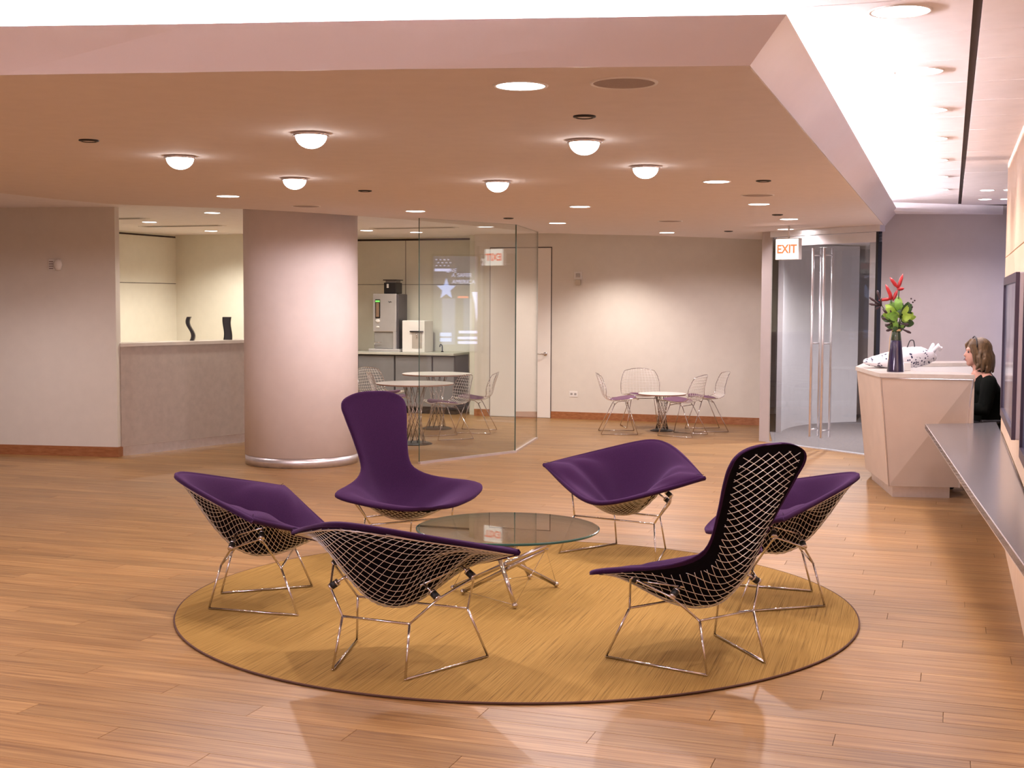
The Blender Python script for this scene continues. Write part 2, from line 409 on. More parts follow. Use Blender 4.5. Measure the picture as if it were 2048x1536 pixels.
# shadow gaps and panel grooves
bm = bmesh.new()
fwall(bm, (-5.7, 17.70 - .004), (-5.013, 19.41), -.004, 2.575, 2.598)
obj('shadow_gap', bm, DARKGAP, bpy.data.objects['wall_left_kitchen'])
bm = bmesh.new(); fwall(bm, (-5.85, 17.32), (-5.013, 19.41), -.003, 1.895, 1.903); obj('panel_joint', bm, DARKGAP, bpy.data.objects['wall_left_kitchen'])
kb = Vector((-5.01, 20.95)); kq = Vector((0, 19.27)); kd = (kq - kb).normalized(); kn = Vector((kd.y, -kd.x))
def on_kb(px_x): # x -> point on kitchen back wall face
    t = (px_x - kb.x) / kd.x; return kb + kd * t
for (x0, x1, z0, z1, nm) in ((-2.6, -.3, 2.57, 2.60, 'shadow_gap'), (-2.6, -.3, 1.905, 1.911, 'panel_joint'), (-1.625, -1.619, .9, 2.57, 'panel_joint')):
    a, b = on_kb(x0), on_kb(x1)
    bm = bmesh.new(); fwall(bm, a, b, -.003, z0, z1); obj(nm, bm, DARKGAP, bpy.data.objects['wall_back_kitchen'])
# baseboards
def baseboard(name, p, q, h=.10, th=.012, m_=BASEW):
    bm = bmesh.new(); fwall(bm, p, q, -th, 0, h); struct(name, bm, m_)
fd = (FW1 - FW0).normalized()
DL = FW0 + fd * .245; DR = FW0 + fd * 1.155
baseboard('baseboard_back', DR + fd * .01, FW1)
baseboard('baseboard_back', FW0, DL - fd * .01)
baseboard('baseboard_left', LW[0], (LW[1][0] + .012, LW[1][1] - .002), .105)
bm = bmesh.new(); ld = (Vector(LW[1]) - Vector(LW[0])).normalized(); ln = Vector((-ld.y, ld.x))
e0 = Vector(LW[1]); fwall(bm, e0 + ln * -.012, e0 + ln * .112, -.012, 0, .105); struct('baseboard_left', bm, BASEW)

# white door in the back wall
bm = bmesh.new(); pd = Vector((fd.y, -fd.x))
prism(bm, [DL, DR, DR + pd * .012, DL + pd * .012], .008, 2.415)
door1 = struct('door_1', bm, mat('door_white_paint', (.80, .76, .72), .5, var=.01))
bm = bmesh.new()
for a, b, z0, z1 in ((DL - fd * .010, DL - fd * .001, 0, 2.43), (DR + fd * .001, DR + fd * .010, 0, 2.43), (DL - fd * .01, DR + fd * .01, 2.418, 2.43)):
    prism(bm, [a, b, b + pd * .006, a + pd * .006], z0, z1)
obj('door_gap', bm, DARKGAP, door1)
t = DR - fd * .075; 
bm = bmesh.new()
hp = Vector((t.x, t.y, .915)); o3 = Vector((pd.x, pd.y, 0)); f3 = Vector((fd.x, fd.y, 0))
tube(bm, [hp + o3 * .012, hp + o3 * .022], .028, 14); tube(bm, bend([hp + o3 * .02, hp + o3 * .06, hp + o3 * .06 - f3 * .12], .015), .010, 8)
obj('door_handle', bm, CHROME, door1, True)

# column
CC = (-2.155, 13.287); CR = .575
bm = bmesh.new(); lathe(bm, [(0, .10), (CR, .10), (CR, 2.62), (0, 2.62)], 96, (CC[0], CC[1], 0)); 
column = struct('column', bm, COLM, None, False)
for p in column.data.polygons: p.use_smooth = abs(p.normal.z) < .5
bm = bmesh.new(); lathe(bm, [(0, 0), (CR - .004, 0), (CR - .004, .10), (0, .10)], 96, (CC[0], CC[1], 0))
o = obj('column_base', bm, BRUSH, column)
for p in o.data.polygons: p.use_smooth = abs(p.normal.z) < .5

# half wall left of the column
H0 = Vector((-4.13, 13.70)); hdv = Vector((.57, .822)).normalized(); H1 = H0 + hdv * 3.6
bm = bmesh.new(); fwall(bm, H0, H1, .30, .10, 1.16)
half = struct('partition_wall', bm, STONE)
hn = Vector((-hdv.y, hdv.x))
bm = bmesh.new(); fwall(bm, H0 - hn * .015, H1 - hn * .015, .33, 1.16, 1.195); obj('cap', bm, STONECAP, half)
bm = bmesh.new(); fwall(bm, H0 + hn * .01, H1 + hn * .01, .27, 0, .10); obj('plinth', bm, BRUSH, half)

# right maple wall: separate panels with recessed joints
WN = .385
bm = bmesh.new(); fwall(bm, dn(WN + .02, -4), dn(WN + .02, 10.56), -.16, 0, 2.80)
wall_r = struct('wall_right', bm, DARKGAP)
for (z0, z1) in ((0.0, .66), (.70, 1.998), (2.006, 2.80)):
    for (s0, s1) in ((-4, -.5), (-.492, 1.9), (1.908, 4.3), (4.308, 6.7), (6.708, 9.1), (9.108, 10.565)):
        bm = bmesh.new(); box(bm, (WN, s0, z0), (WN + .02, s1, z1))
        o = obj('wall_panel', bm, MAPLE, wall_r); o.rotation_euler = (0, 0, RZ)
        for v in o.data.vertices: pass
bm = bmesh.new(); fwall(bm, dn(WN, 10.565), dn(WN + .18, 10.565), .006, 0, 2.80); obj('end_panel', bm, MAPLE, wall_r)

# return wall / post beside the glass doors
bm = bmesh.new(); prism(bm, [(2.965, 15.52), (3.055, 15.34), (3.45, 17.45), (3.35, 17.52)], 0, 2.49)
struct('wall_return', bm, WALLG)

# ---- glass partition (window_1)
G = [Vector((-.943, 13.155)), Vector((.036, 14.206)), Vector((.299, 15.628))]
win = bpy.data.objects.new('window_1', None); COL.objects.link(win); win['kind'] = 'structure'; win['label'] = 'frameless clear glass partition bending around the cafe'
for k in range(2):
    a, b = G[k], G[k + 1]; d = (b - a).normalized(); n = Vector((-d.y, d.x)) * .006
    aa = a + d * .002; bb = b - d * .002
    bm = bmesh.new(); va, vb = prism(bm, [aa - n, bb - n, bb + n, aa + n], .02, 2.489)
    bm.faces.ensure_lookup_table()
    bm.normal_update()
    for f in bm.faces:
        if abs(f.normal.z) > .5 or abs(f.normal.xy.dot(d)) > .7: f.material_index = 1
    obj('glass_pane', bm, [GL_PART, GL_EDGE], win)
    bm = bmesh.new(); n2 = Vector((-d.y, d.x)) * .018
    prism(bm, [a - n2, b - n2, b + n2, a + n2], 0, .022); obj('floor_channel', bm, ALU, win)

# ---- glass double doors (door_2)
A = Vector((3.046, 15.34)); B = Vector((3.93, 13.97)); dd = (B - A).normalized(); nn = Vector((dd.y, -dd.x)) # nn towards the lobby
if nn.x > 0: nn = -nn
L_ = (B - A).length
door2 = bpy.data.objects.new('door_2', None); COL.objects.link(door2); door2['kind'] = 'structure'; door2['label'] = 'frameless glass double doors with tall steel pulls'
def P2(t, off=0.): v = A + dd * t + nn * off; return (v.x, v.y)
def slab(name, t0, t1, o0, o1, z0, z1, m_, par=door2):
    bm = bmesh.new(); prism(bm, [P2(t0, o0), P2(t1, o0), P2(t1, o1), P2(t0, o1)], z0, z1); return obj(name, bm, m_, par)
mid = L_ * .49
leafs = [slab('glass_leaf', .10, mid - .004, -.006, .006, .012, 2.30, GL_DOOR), slab('glass_leaf', mid + .004, L_ - .04, -.006, .006, .012, 2.30, GL_DOOR)]
slab('side_pane', .0, .095, -.006, .006, .012, 2.41, GL_DOOR)
slab('header', 0, L_ + .02, -.05, .03, 2.42, 2.489, ALU)
slab('transom', .10, L_, -.03, .02, 2.31, 2.415, ALU)
slab('door_frame', L_ - .03, L_, -.03, .03, 0, 2.42, BLACKM)
slab('threshold', 0, L_, -.05, .05, 0, .012, BRUSH)
for t_, lf in ((mid - .075, leafs[0]), (mid + .095, leafs[1])):
    for o_ in (-.065, .065):
        bm = bmesh.new(); x, y = P2(t_, o_)
        tube(bm, [(x, y, .14), (x, y, 2.27)], .014, 10)
        obj('door_pull', bm, BRUSH, lf, True)
    bm = bmesh.new()
    for z in (.22, 1.20, 2.19):
        a, b = P2(t_, -.065), P2(t_, .065); tube(bm, [(a[0], a[1], z), (b[0], b[1], z)], .008, 8)
    obj('standoff', bm, BRUSH, lf, True)

# vestibule behind the doors: dark carpet and a curved pale wall
bm = bmesh.new(); prism(bm, [P2(0, -.06), P2(L_, -.06), (3.97, 14.48), (5.8, 14.48), (5.8, 19.25), (3.47, 19.25), (3.46, 17.5)], .0, .006)
struct('floor_vestibule', bm, GREYCARP)
bm = bmesh.new(); arc = []
for k in range(17):
    u = k / 16; px_ = [(3.42, 16.45), (3.62, 17.35), (4.15, 17.9), (4.80, 18.05)]
    p = [Vector(q) for q in px_]
    arc.append(p[0] * (1 - u) ** 3 + p[1] * 3 * u * (1 - u) ** 2 + p[2] * 3 * u * u * (1 - u) + p[3] * u ** 3)
off = [a + Vector((-.05, .08)) for a in arc]
prism(bm, [tuple(a) for a in arc] + [tuple(a) for a in off[::-1]], .006, 2.44)
struct('wall_vestibule', bm, FROST)
wall('wall_vestibule_rear', (3.5, 19.3), (6.3, 19.3), 0, 2.6, WALLG)
wall('wall_vestibule_side', (6.0, 19.3), (6.0, 14.4), 0, 2.6, WALLG)
bm = bmesh.new(); prism(bm, [P2(0, -.07), P2(L_, -.07), (3.97, 14.48), (5.95, 14.48), (5.95, 19.25), (3.47, 19.25), (3.46, 17.5)], 2.45, 2.48)
struct('ceiling_vestibule', bm, CEIL)
spot('vestibule_fill', (4.0, 15.6, 2.43), 420, 155, (1, .92, .95))  # added spot with no lamp body, brightens the vestibule

# ================================================================= CEILING FITTINGS
def downlight(x, y, z, r, label, grp, power=55, angle=115, lit=True, col=WARM, src=None, blend=.7):
    if src is None:
        t = thing('recessed_downlight', label, 'light', (x, y, z), 0, grp)
        bm = bmesh.new(); lathe(bm, [(r, 0), (r, -.004), (r * 1.12, -.005), (r * 1.14, -.001), (r * 1.14, 0)], 32); obj('trim_ring', bm, OFFWP, t, True)
        bm = bmesh.new(); lathe(bm, [(0, -.003), (r, -.003)], 32); obj('lens', bm, LIT, t)
    else:
        t = copy_tree(src, None, label, (x, y, z)); t.scale = (r / src['r'],) * 2 + (1,)
    t['r'] = r
    if power > 0: spot('downlight_beam', (x, y, z - .02), power, angle, col, blend)
    return t
GD = 'round recessed downlights in the dropped ceiling'
dl0 = downlight(.028, 5.116, 2.49, .095, 'large lit recessed downlight nearest the front edge of the dropped ceiling', GD, 30)
DLS = [(-2.289, 10.522, 'lit recessed downlight in front of the half wall, left of the column', 26),
       (-.904, 12.159, 'lit recessed downlight just right of the column top', 20),
       (.590, 11.497, 'lit recessed downlight in mid ceiling, right of the small lamp dome', 40),
       (.476, 13.895, 'lit recessed downlight near the bend of the glass partition', 40),
       (1.850, 15.671, 'lit recessed downlight closest to the low cafe table', 45),
       (1.411, 9.082, 'lit recessed downlight right of the rightmost glass lamp dome', 45),
       (2.091, 11.115, 'lit recessed downlight in the right half between two round speakers', 45),
       (2.760, 13.067, 'lit recessed downlight in front of the exit sign', 40),
       (3.10, 14.85, 'lit recessed downlight right above the glass double doors', 16)]
for x, y, lb, pw in DLS: downlight(x, y, 2.49, .088, lb, GD, pw * (1.9 if y > 11 else .8), 164, src=dl0, blend=.3)
for k, (x, y, lb) in enumerate([(-3.32, 14.45, 'lit kitchen downlight directly behind the half wall end'), (-4.5, 16.2, 'lit kitchen downlight left of centre over the room behind the half wall'), (-4.7, 17.2, 'lit kitchen downlight close to the kitchen left wall'),
                  (-4.2, 18.2, 'lit kitchen downlight next to the inner corner of the kitchen'), (-3.6, 18.0, 'lit kitchen downlight beside the column edge'), (-2.0, 17.9, 'lit kitchen downlight above the coffee machine'), (-1.35, 18.3, 'lit kitchen downlight seen beside the glass partition edge')]):
    downlight(x, y, 2.62, .085, lb, 'kitchen ceiling downlights', 95, 140, col=(1, .92, .80), src=dl0)
for k, (n, s) in enumerate([(-.20, 4.99), (-.165, 6.29), (-.15, 7.55), (-.15, 8.85), (-.15, 10.17), (-.15, 11.5), (-.15, 12.8)]):
    x, y = dn(n, s)
    downlight(x, y, 2.71, .10, ['nearest', 'second', 'third', 'fourth', 'fifth', 'sixth', 'last'][k] + ' recessed downlight of the row in the white tiled ceiling beside the cove', 'downlight row in the tiled ceiling', 60, 140, col=COOLPINK, src=dl0)
for x, y, lb in ((4.42, 12.2, 'first'), (4.62, 12.15, 'second'), (4.78, 13.25, 'third'), (4.98, 13.2, 'last')):
    downlight(x, y, 2.71, .06, lb + ' small twin downlight in the ceiling over the receptionist', 'small downlights over reception', 30, 130, col=COOLPINK, src=dl0)
for x, y in ((-3.6, 7.0), (-3.9, 9.3), (-3.2, 5.9)): spot('canopy_fill', (x, y, 2.47), 60, 140)  # fill spots without fittings, added out of view for the left floor and wall
for x, y in ((-5.6, 12.4), (-4.6, 12.4)): spot('corridor_fill', (x, y, 2.60), 55, 122)  # more added fill with no fittings, brightening the left wall
# wall washing spots in front of the back wall (same cans)
for x, y, lb in ((1.22, 17.25, 'lit wall-wash downlight over the left pool of light on the back wall'), (2.62, 16.72, 'lit wall-wash downlight over the right pool of light on the back wall')):
    downlight(x, y, 2.62, .06, lb, 'wall-wash downlights', 150, 118, col=(1, .88, .80), src=dl0)
vt0 = None
for x, y, lb in ((-4.9, 15.6, 'pale slotted air diffuser in the ceiling just behind the left wall end'), (-4.3, 17.0, 'pale slotted air diffuser in the kitchen ceiling before the inner corner'), (-1.3, 17.2, 'pale slotted air diffuser in the kitchen ceiling over the farther cafe table')):
    if vt0 is None:
        vt0 = thing('ceiling_vent', lb, 'vent', (x, y, 2.62), RZ, 'slotted diffusers in the kitchen ceiling')
        bm = bmesh.new(); box(bm, (-.6, -.10, -.006), (.6, .10, 0)); obj('frame', bm, OFFWP, vt0)
        for k in range(3):
            bm = bmesh.new(); box(bm, (-.56, -.075 + .055 * k, -.008), (.56, -.045 + .055 * k, -.006)); obj('slot', bm, mat('slot_grey', (.30, .28, .26), .8), vt0)
    else: copy_tree(vt0, None, lb, (x, y, 2.62))
# dark round sensor covers
sp0 = None
for x, y, lb in [(.322, 5.937, 'small dark ceiling spot with a lit centre, in front of the lamp domes'), (-2.23, 6.901, 'small dark round ceiling cap at the far left'), (-1.123, 9.945, 'small dark ceiling cap between the two small lamp domes'),
                 (-.043, 13.107, 'small dark ceiling cap over the bend of the glass partition'), (1.72, 8.993, 'small dark ceiling cap beside the fascia slope'), (2.512, 12.414, 'small dark ceiling cap over the way to the glass doors'), (2.524, 15.286, 'small dark ceiling cap nearest the back wall')]:
    if sp0 is None:
        sp0 = thing('ceiling_sensor', lb, 'ceiling fitting', (x, y, 2.49), 0, 'small dark ceiling caps')
        bm = bmesh.new(); lathe(bm, [(.052, 0), (.052, -.006), (.040, -.010), (.036, -.004), (.036, 0)], 24); obj('rim', bm, BLACKM, sp0, True)
        bm = bmesh.new(); lathe(bm, [(0, -.006), (.034, -.006)], 20); obj('centre_disc', bm, OFFWP, sp0)
    else: copy_tree(sp0, None, lb, (x, y, 2.49))
sk0 = None
for x, y, r, lb in [(.423, 5.036, .125, 'large round flush ceiling speaker nearest the camera'), (-1.831, 11.585, .10, 'round flush ceiling speaker just in front of the column'), (1.905, 10.195, .12, 'round flush ceiling speaker beside the fascia slope'), (1.62, 13.471, .12, 'round flush ceiling speaker farthest back, before the low cafe table')]:
    if sk0 is None:
        sk0 = thing('ceiling_speaker', lb, 'speaker', (x, y, 2.49), 0, 'round ceiling speakers')
        bm = bmesh.new(); lathe(bm, [(.118, 0), (.118, -.005), (.128, -.006), (.131, -.001), (.131, 0)], 40); obj('rim', bm, OFFWP, sk0, True)
        bm = bmesh.new(); lathe(bm, [(0, -.0035), (.118, -.0035)], 40); obj('grille', bm, mat('speaker_grille', (.36, .30, .28), .8, var=.15, scale=400), sk0)
    else: copy_tree(sk0, None, lb, (x, y, 2.49))
# glass lamp domes
DM = [(-1.012, 6.575, 'glowing glass ceiling dome, nearest of the left trio'), (-1.94, 7.64, 'glowing glass ceiling dome farthest to the left'), (-1.494, 8.965, 'glowing glass ceiling dome in front of the column, rear of the left trio'),
      (-.107, 9.119, 'glowing glass ceiling dome hanging alone before the glass partition'), (.370, 6.807, 'glowing glass ceiling dome behind the small dark spot, nearest of the right side'), (.817, 8.079, 'glowing glass ceiling dome farthest to the right')]
dm0 = None
for x, y, lb in DM:
    if dm0 is None:
        dm0 = thing('ceiling_lamp', lb, 'lamp', (x, y, 2.49), 0, 'glass dome lamps in the dropped ceiling')
        bm = bmesh.new(); lathe(bm, [(.086, 0), (.092, -.006), (.092, -.014), (.080, -.018), (.080, 0)], 32); obj('chrome_collar', bm, CHROME, dm0, True)
        bm = bmesh.new(); lathe(bm, [(.079 * math.cos(a), -.012 - .066 * math.sin(a)) for a in [k * PI / 16 for k in range(8)]] + [(0, -.078)], 28); obj('glass_dome', bm, DOME, dm0, True)
    else: copy_tree(dm0, None, lb, (x, y, 2.49))
    spot('dome_beam', (x, y, 2.395), 66, 178, WARM, .08, .03)

# ================================================================= RUG
bm = bmesh.new(); RR = 1.83; lathe(bm, [(0, .002), (RR - .012, .002), (RR - .012, .011), (0, .011)], 160)
rug = obj('round_rug', bm, RUG, loc=(.03, 7.06, 0)); tag(rug, 'large round golden ribbed rug under the six purple chairs', 'rug')
bm = bmesh.new(); ring = [(math.cos(2 * PI * k / 160) * (RR - .008), math.sin(2 * PI * k / 160) * (RR - .008), .0075) for k in range(160)]
tube(bm, ring, .0048, 8, True); obj('dark_binding', bm, mat('rug_binding', (.10, .045, .03), .9), rug, True)
RUGZ = .0115

# ================================================================= LOUNGE CHAIRS
FR, FF = (.183, -.240, 0), (.349, .249, 0)
KR, KF = (.170, -.177, .234), (.289, .157, .242)
TR, TF = (.276, -.107, .341), (.365, .066, .410)
def base_parts(root):
    for s in (-1, 1):
        q = lambda p, dz=0: (p[0] * s, p[1], max(p[2] + dz, .006))
        bm = bmesh.new(); tube(bm, [q(FR), q(KR)], .0058, 8); obj('leg', bm, CHROME, root, True)
        bm = bmesh.new(); tube(bm, [q(FF), q(KF)], .0058, 8); obj('leg', bm, CHROME, root, True)
        bm = bmesh.new(); tube(bm, [q(FR), q(FF)], .0060, 8); 
        for p in (FR, FF): ball(bm, q(p), .0062, 1)
        obj('runner', bm, CHROME, root, True)
        bm = bmesh.new(); tube(bm, bend([q(KR), q(TR), q(TF), q(KF)], .02), .0056, 8); obj('upper_rail', bm, CHROME, root, True)
    for K_ in (KR, KF):
        bm = bmesh.new(); tube(bm, [(-K_[0], K_[1], K_[2]), (K_[0], K_[1], K_[2])], .0056, 8)
        for s in (-1, 1): ball(bm, (K_[0] * s, K_[1], K_[2]), .0062, 1)
        obj('crossbar', bm, CHROME, root, True)
def mounts(root, f, fn, rng):
    """rubber mounts from the rail to the nearest point of the shell"""
    surf_pts = []
    for T_ in (TR, TF):
        aim = Vector((T_[0] - .055, T_[1], T_[2] + .035)); best = None
        for i in range(61):
            for j in range(61):
                a, b = rng[0] + (rng[1] - rng[0]) * i / 60, rng[2] + (rng[3] - rng[2]) * j / 60
                if rng[4] and a * a + b * b > .95: continue
                P = f(a, b); dd_ = (P - aim).length
                if P.x > .1 and (best is None or dd_ < best[0]): best = (dd_, P - fn(a, b) * .012)
        surf_pts.append(best[1])
    for s in (-1, 1):
        br = []
        for T_, Q_ in zip((TR, TF), surf_pts):
            a = Vector((T_[0] * s, T_[1], T_[2])); b = Vector((Q_[0] * s, Q_[1], Q_[2])); d = (b - a)
            L = d.length; d.normalize()
            bm = bmesh.new(); tube(bm, [a + d * .004, a + d * min(.040, L * .85)], .0165, 12, mi=0); tube(bm, [a + d * .03, a + d * L * .97], .006, 8, mi=1)
            tube(bm, [a, a + d * .010], .017, 12, mi=1); tube(bm, [a + d * min(.038, L * .8), a + d * min(.046, L * .95)], .0172, 12, mi=1)
            obj('rubber_mount', bm, [RUBBER, CHROME], root, True); br.append(a + d * L * .95)
        bm = bmesh.new(); e = (br[1] - br[0]).normalized(); tube(bm, [br[0] - e * .02, br[1] + e * .02], .005, 8); obj('shell_bracket', bm, CHROME, root, True)

# --- diamond shell:  p across, q fore-aft on the unit disc
HW, YT, ZT = .588, .055, .540
YB, ZB = -.445, .697
YF, ZF = .385, .375
BOT = .262
def sst(x): x = max(0, min(1, x)); return x * x * (3 - 2 * x)
def RB(x): return 1 - (math.sqrt(x * x + .075) - .27386) / (1.03682 - .27386)
def dia(p, q):
    """q>0 = back"""
    rho = math.sqrt(p * p + q * q)
    if rho > 1e-9: cc = p * p / (rho * rho)
    else: cc = .5
    pa = min(abs(p), .99999)
    Fp = RB(pa) / math.sqrt(max(1 - pa * pa, 1e-6))
    y = YT * pa ** 1.6 + (YB if q > 0 else YF) * q * (1 if q > 0 else -1) * Fp
    if q > 0: y -= 0.0
    x = HW * p
    k = (1 - cc)
    rb_ = RB(math.sqrt(cc)); zr = ZT + ((ZB if q > 0 else ZF) - ZT) * rb_
    gb = 1.45 * rho ** 2.1 - .45 * rho ** 5
    gf = .35 * rho ** 2 + .65 * sst((rho - .15) / .85)
    gt = sst((rho - .06) / .66) * .95 + .05 * rho
    h = sst(q / max(rho, 1e-6) * .5 + .5)
    gk = gb * h + gf * (1 - h)
    w = sst(cc * 1.15)
    g = gk * (1 - w) + gt * w
    return Vector((x, y, BOT + (zr - BOT) * g))
def disc(s, t): return (s * math.sqrt(1 - t * t / 2), t * math.sqrt(1 - s * s / 2))
def shell_normal(f, a, b, e=1e-3):
    P = f(a, b); n = (f(a + e, b) - f(a - e, b)).cross(f(a, b + e) - f(a, b - e)); 
    if n.length < 1e-12: return Vector((0, 0, 1))
    n.normalize(); return n if n.z > 0 else -n
def pad_mesh(grid, closed_rows, th, th_edge_pow=10, black=True):
    pass
def diamond_cushion():
    bm = bmesh.new(); NR, NS = 26, 112
    rhos = [1 - (1 - k / NR) ** 1.35 for k in range(NR + 1)]
    top, botm = [], []
    for i, r in enumerate(rhos):
        rt, rb = [], []
        for k in range(NS):
            a = 2 * PI * k / NS; p, q = r * math.cos(a), r * math.sin(a)
            P = dia(p, q); n = shell_normal(lambda u, v: dia(u, v), p * .995, q * .995)
            th = .022 * math.sqrt(max(0, 1 - r ** 14)) * 1.15
            if i == 0 and k > 0: continue
            rt.append(bm.verts.new(P + n * (.004 + th))); rb.append(bm.verts.new(P + n * (.004 - .010 * (r ** 14 if r < 1 else 0) * (1 - r) * 8)))
        top.append(rt); botm.append(rb)
    def link(A, B, flip, mi):
        for k in range(NS):
            k2 = (k + 1) % NS
            q = [A[0]] if len(A) == 1 else [A[k], A[k2]]
            q = q + [B[k2], B[k]]
            f = bm.faces.new(q if not flip else q[::-1]); f.material_index = mi
    for i in range(NR):
        link(top[i], top[i + 1], False, 0); link(botm[i], botm[i + 1], True, 1 if rhos[i + 1] < .955 else 0)
    # rolled rim
    outer = []
    for k in range(NS):
        a = 2 * PI * k / NS; P = dia(math.cos(a), math.sin(a)); c = dia(.97 * math.cos(a), .97 * math.sin(a)); o_ = (P - c).normalized()
        n = shell_normal(dia, .99 * math.cos(a), .99 * math.sin(a))
        v = bm.verts.new(P + o_ * .009 + n * .004); outer.append(v)
        top[NR][k].co = P + n * .018; botm[NR][k].co = P - n * .011
    link(top[NR], outer, False, 0); link(outer, botm[NR], False, 0)
    return bm
def diamond_wires():
    bm = bmesh.new(); NL = 34
    for fam in range(2):
        for i in range(1, NL):
            s = -1 + 2 * i / NL; pts = []
            for k in range(49):
                t = -1 + 2 * k / 48
                u, v = disc(s, t) if fam == 0 else disc(t, s)
                p, q = (u - v) / math.sqrt(2), (u + v) / math.sqrt(2)
                if math.hypot(p, q) > .965: continue
                P = dia(p, q); n = shell_normal(dia, p, q); pts.append(P - n * (.0035 + .002 * fam))
            if len(pts) > 2: tube(bm, pts, .0016, 4)
    return bm
def rim_rod(f, sc=.955):
    bm = bmesh.new(); tube(bm, [f(sc * math.cos(2 * PI * k / 96), sc * math.sin(2 * PI * k / 96)) - Vector((0, 0, .006)) for k in range(96)], .004, 6, True); return bm

def diamond_chair(loc, rz, label):
    t = thing('diamond_lounge_chair', label, 'chair', loc, rz, 'purple lounge chairs around the glass table')
    base_parts(t)
    mounts(t, dia, lambda a, b: shell_normal(dia, a, b), (.1, .95, -.7, .7, True))
    cush = obj('cushion', diamond_cushion(), [PURPLE, BLACKB], t, 'keep')
    ws = obj('wire_shell', diamond_wires(), WIRE, t, True)
    obj('wire_rim', rim_rod(dia), WIRE, ws, True)
    # seams running in from the side tips
    for s in (-1, 1):
        bm = bmesh.new(); pts = []
        for k in range(10):
            p = s * (.99 - .036 * k); q = -.02 - .002 * k * k * .4
            pts.append(dia(p, q) + shell_normal(dia, p, q) * .0262)
        tube(bm, pts, .0012, 5); obj('seam', bm, BLACKB, cush, True)
    return t
def hd(deg): return math.radians(deg - 90)      # heading of local +y
dc = diamond_chair((-1.375, 7.019, RUGZ), hd(2.6), 'low-backed purple diamond lounge chair on the far left of the rug')
copy_tree(dc, None, 'low-backed purple diamond lounge chair in the foreground, wire back to the camera', (-.526, 5.826, RUGZ), hd(66.1))
copy_tree(dc, None, 'low-backed purple diamond lounge chair behind the glass table, open side to the camera', (.742, 8.438, RUGZ), hd(-122.1))
copy_tree(dc, None, 'low-backed purple diamond lounge chair on the right, partly behind a high-backed chair', (1.465, 7.136, RUGZ), hd(177.5))

# --- high-backed shell: v from front lip to top, u across
VV = [0, .03, .08, .20, .33, .43, .50, .57, .70, .85, .93, .97, 1]
EX = [.0, .11, .21, .395, .518, .37, .245, .182, .196, .228, .233, .190, .0]
EY = [.41, .408, .39, .29, .130, -.04, -.14, -.215, -.30, -.375, -.415, -.43, -.445]
EZ = [.35, .35, .358, .39, .435, .465, .50, .56, .72, .875, .950, 1.000, 1.035]
CY = [.41, .385, .34, .20, .04, -.08, -.15, -.22, -.31, -.388, -.428, -.44, -.445]
CZ = [.35, .338, .32, .268, .240, .262, .32, .42, .655, .87, .975, 1.015, 1.035]
def ex_(v):
    if v > .93:
        t = (v - .93) / .07; return .233 * math.sqrt(max(0, 1 - t ** 2.1))
    if v < .05: return crom(VV, EX, .05) * math.sqrt(v / .05)
    return max(0, crom(VV, EX, v))
def bird(u, v):
    v = max(0, min(1, v)); w = ex_(v)
    ey, ez, cy_, cz_ = crom(VV, EY, v), crom(VV, EZ, v), crom(VV, CY, v), crom(VV, CZ, v)
    a = abs(u)
    seat = sst((.56 - v) / .2)
    h = (sst((a - .04) / .86) * .92 + .08 * a) * seat + a ** 2.2 * (1 - seat)
    hy = a ** 1.8
    return Vector((w * u, cy_ + (ey - cy_) * hy, cz_ + (ez - cz_) * h))
def bnorm(u, v):
    e = 2e-3; v = max(.012, min(.985, v)); u = max(-.98, min(.98, u))
    n = (bird(u + e, v) - bird(u - e, v)).cross(bird(u, v + e) - bird(u, v - e))
    if n.length < 1e-12: return Vector((0, 1, 1)).normalized()
    n.normalize(); return n if (n.z + n.y * .8) > 0 else -n
def bird_cushion():
    bm = bmesh.new(); NV, NU = 72, 28
    vs = []
    for i in range(NV + 1):
        x = i / NV; vs.append(.5 - .5 * math.cos(PI * x) if True else x)
    us = [math.sin(PI / 2 * (-1 + 2 * k / NU)) for k in range(NU + 1)]
    T, Bq = [], []
    for v in vs:
        v_ = max(.0004, min(.9992, v)); rt, rb = [], []
        for u in us:
            P = bird(u, v_); n = bnorm(u, v_)
            if v_ < .1: n = (n * (v_ / .1) + Vector((0, .25, 1)) * (1 - v_ / .1)).normalized()
            ed = (1 - abs(u) ** 14) * (0 if i == 0 else 1 - (abs(2 * v_ - 1)) ** 60)
            rt.append(bm.verts.new(P + n * (.008 + .017 * math.sqrt(max(ed, 0))))); rb.append(bm.verts.new(P - n * (.0 + .007 * (1 - ed)) + n * .003))
        T.append(rt); Bq.append(rb)
    for i in range(NV):
        for k in range(NU):
            bm.faces.new((T[i][k], T[i][k + 1], T[i + 1][k + 1], T[i + 1][k])).material_index = 0
            inner = abs(us[k]) < .97 and abs(us[k + 1]) < .97 and .008 < vs[i] < .992
            bm.faces.new((Bq[i + 1][k], Bq[i + 1][k + 1], Bq[i][k + 1], Bq[i][k])).material_index = 1 if inner else 0
    # rolled border strip with an extra outer loop
    loopT = [T[i][0] for i in range(NV + 1)] + T[NV][1:] + [T[i][NU] for i in range(NV - 1, -1, -1)] + T[0][NU - 1:0:-1]
    loopB = [Bq[i][0] for i in range(NV + 1)] + Bq[NV][1:] + [Bq[i][NU] for i in range(NV - 1, -1, -1)] + Bq[0][NU - 1:0:-1]
    n = len(loopT)
    for k in range(n):
        k2 = (k + 1) % n
        bm.faces.new((loopT[k], loopT[k2], loopB[k2], loopB[k])).material_index = 0
    return bm
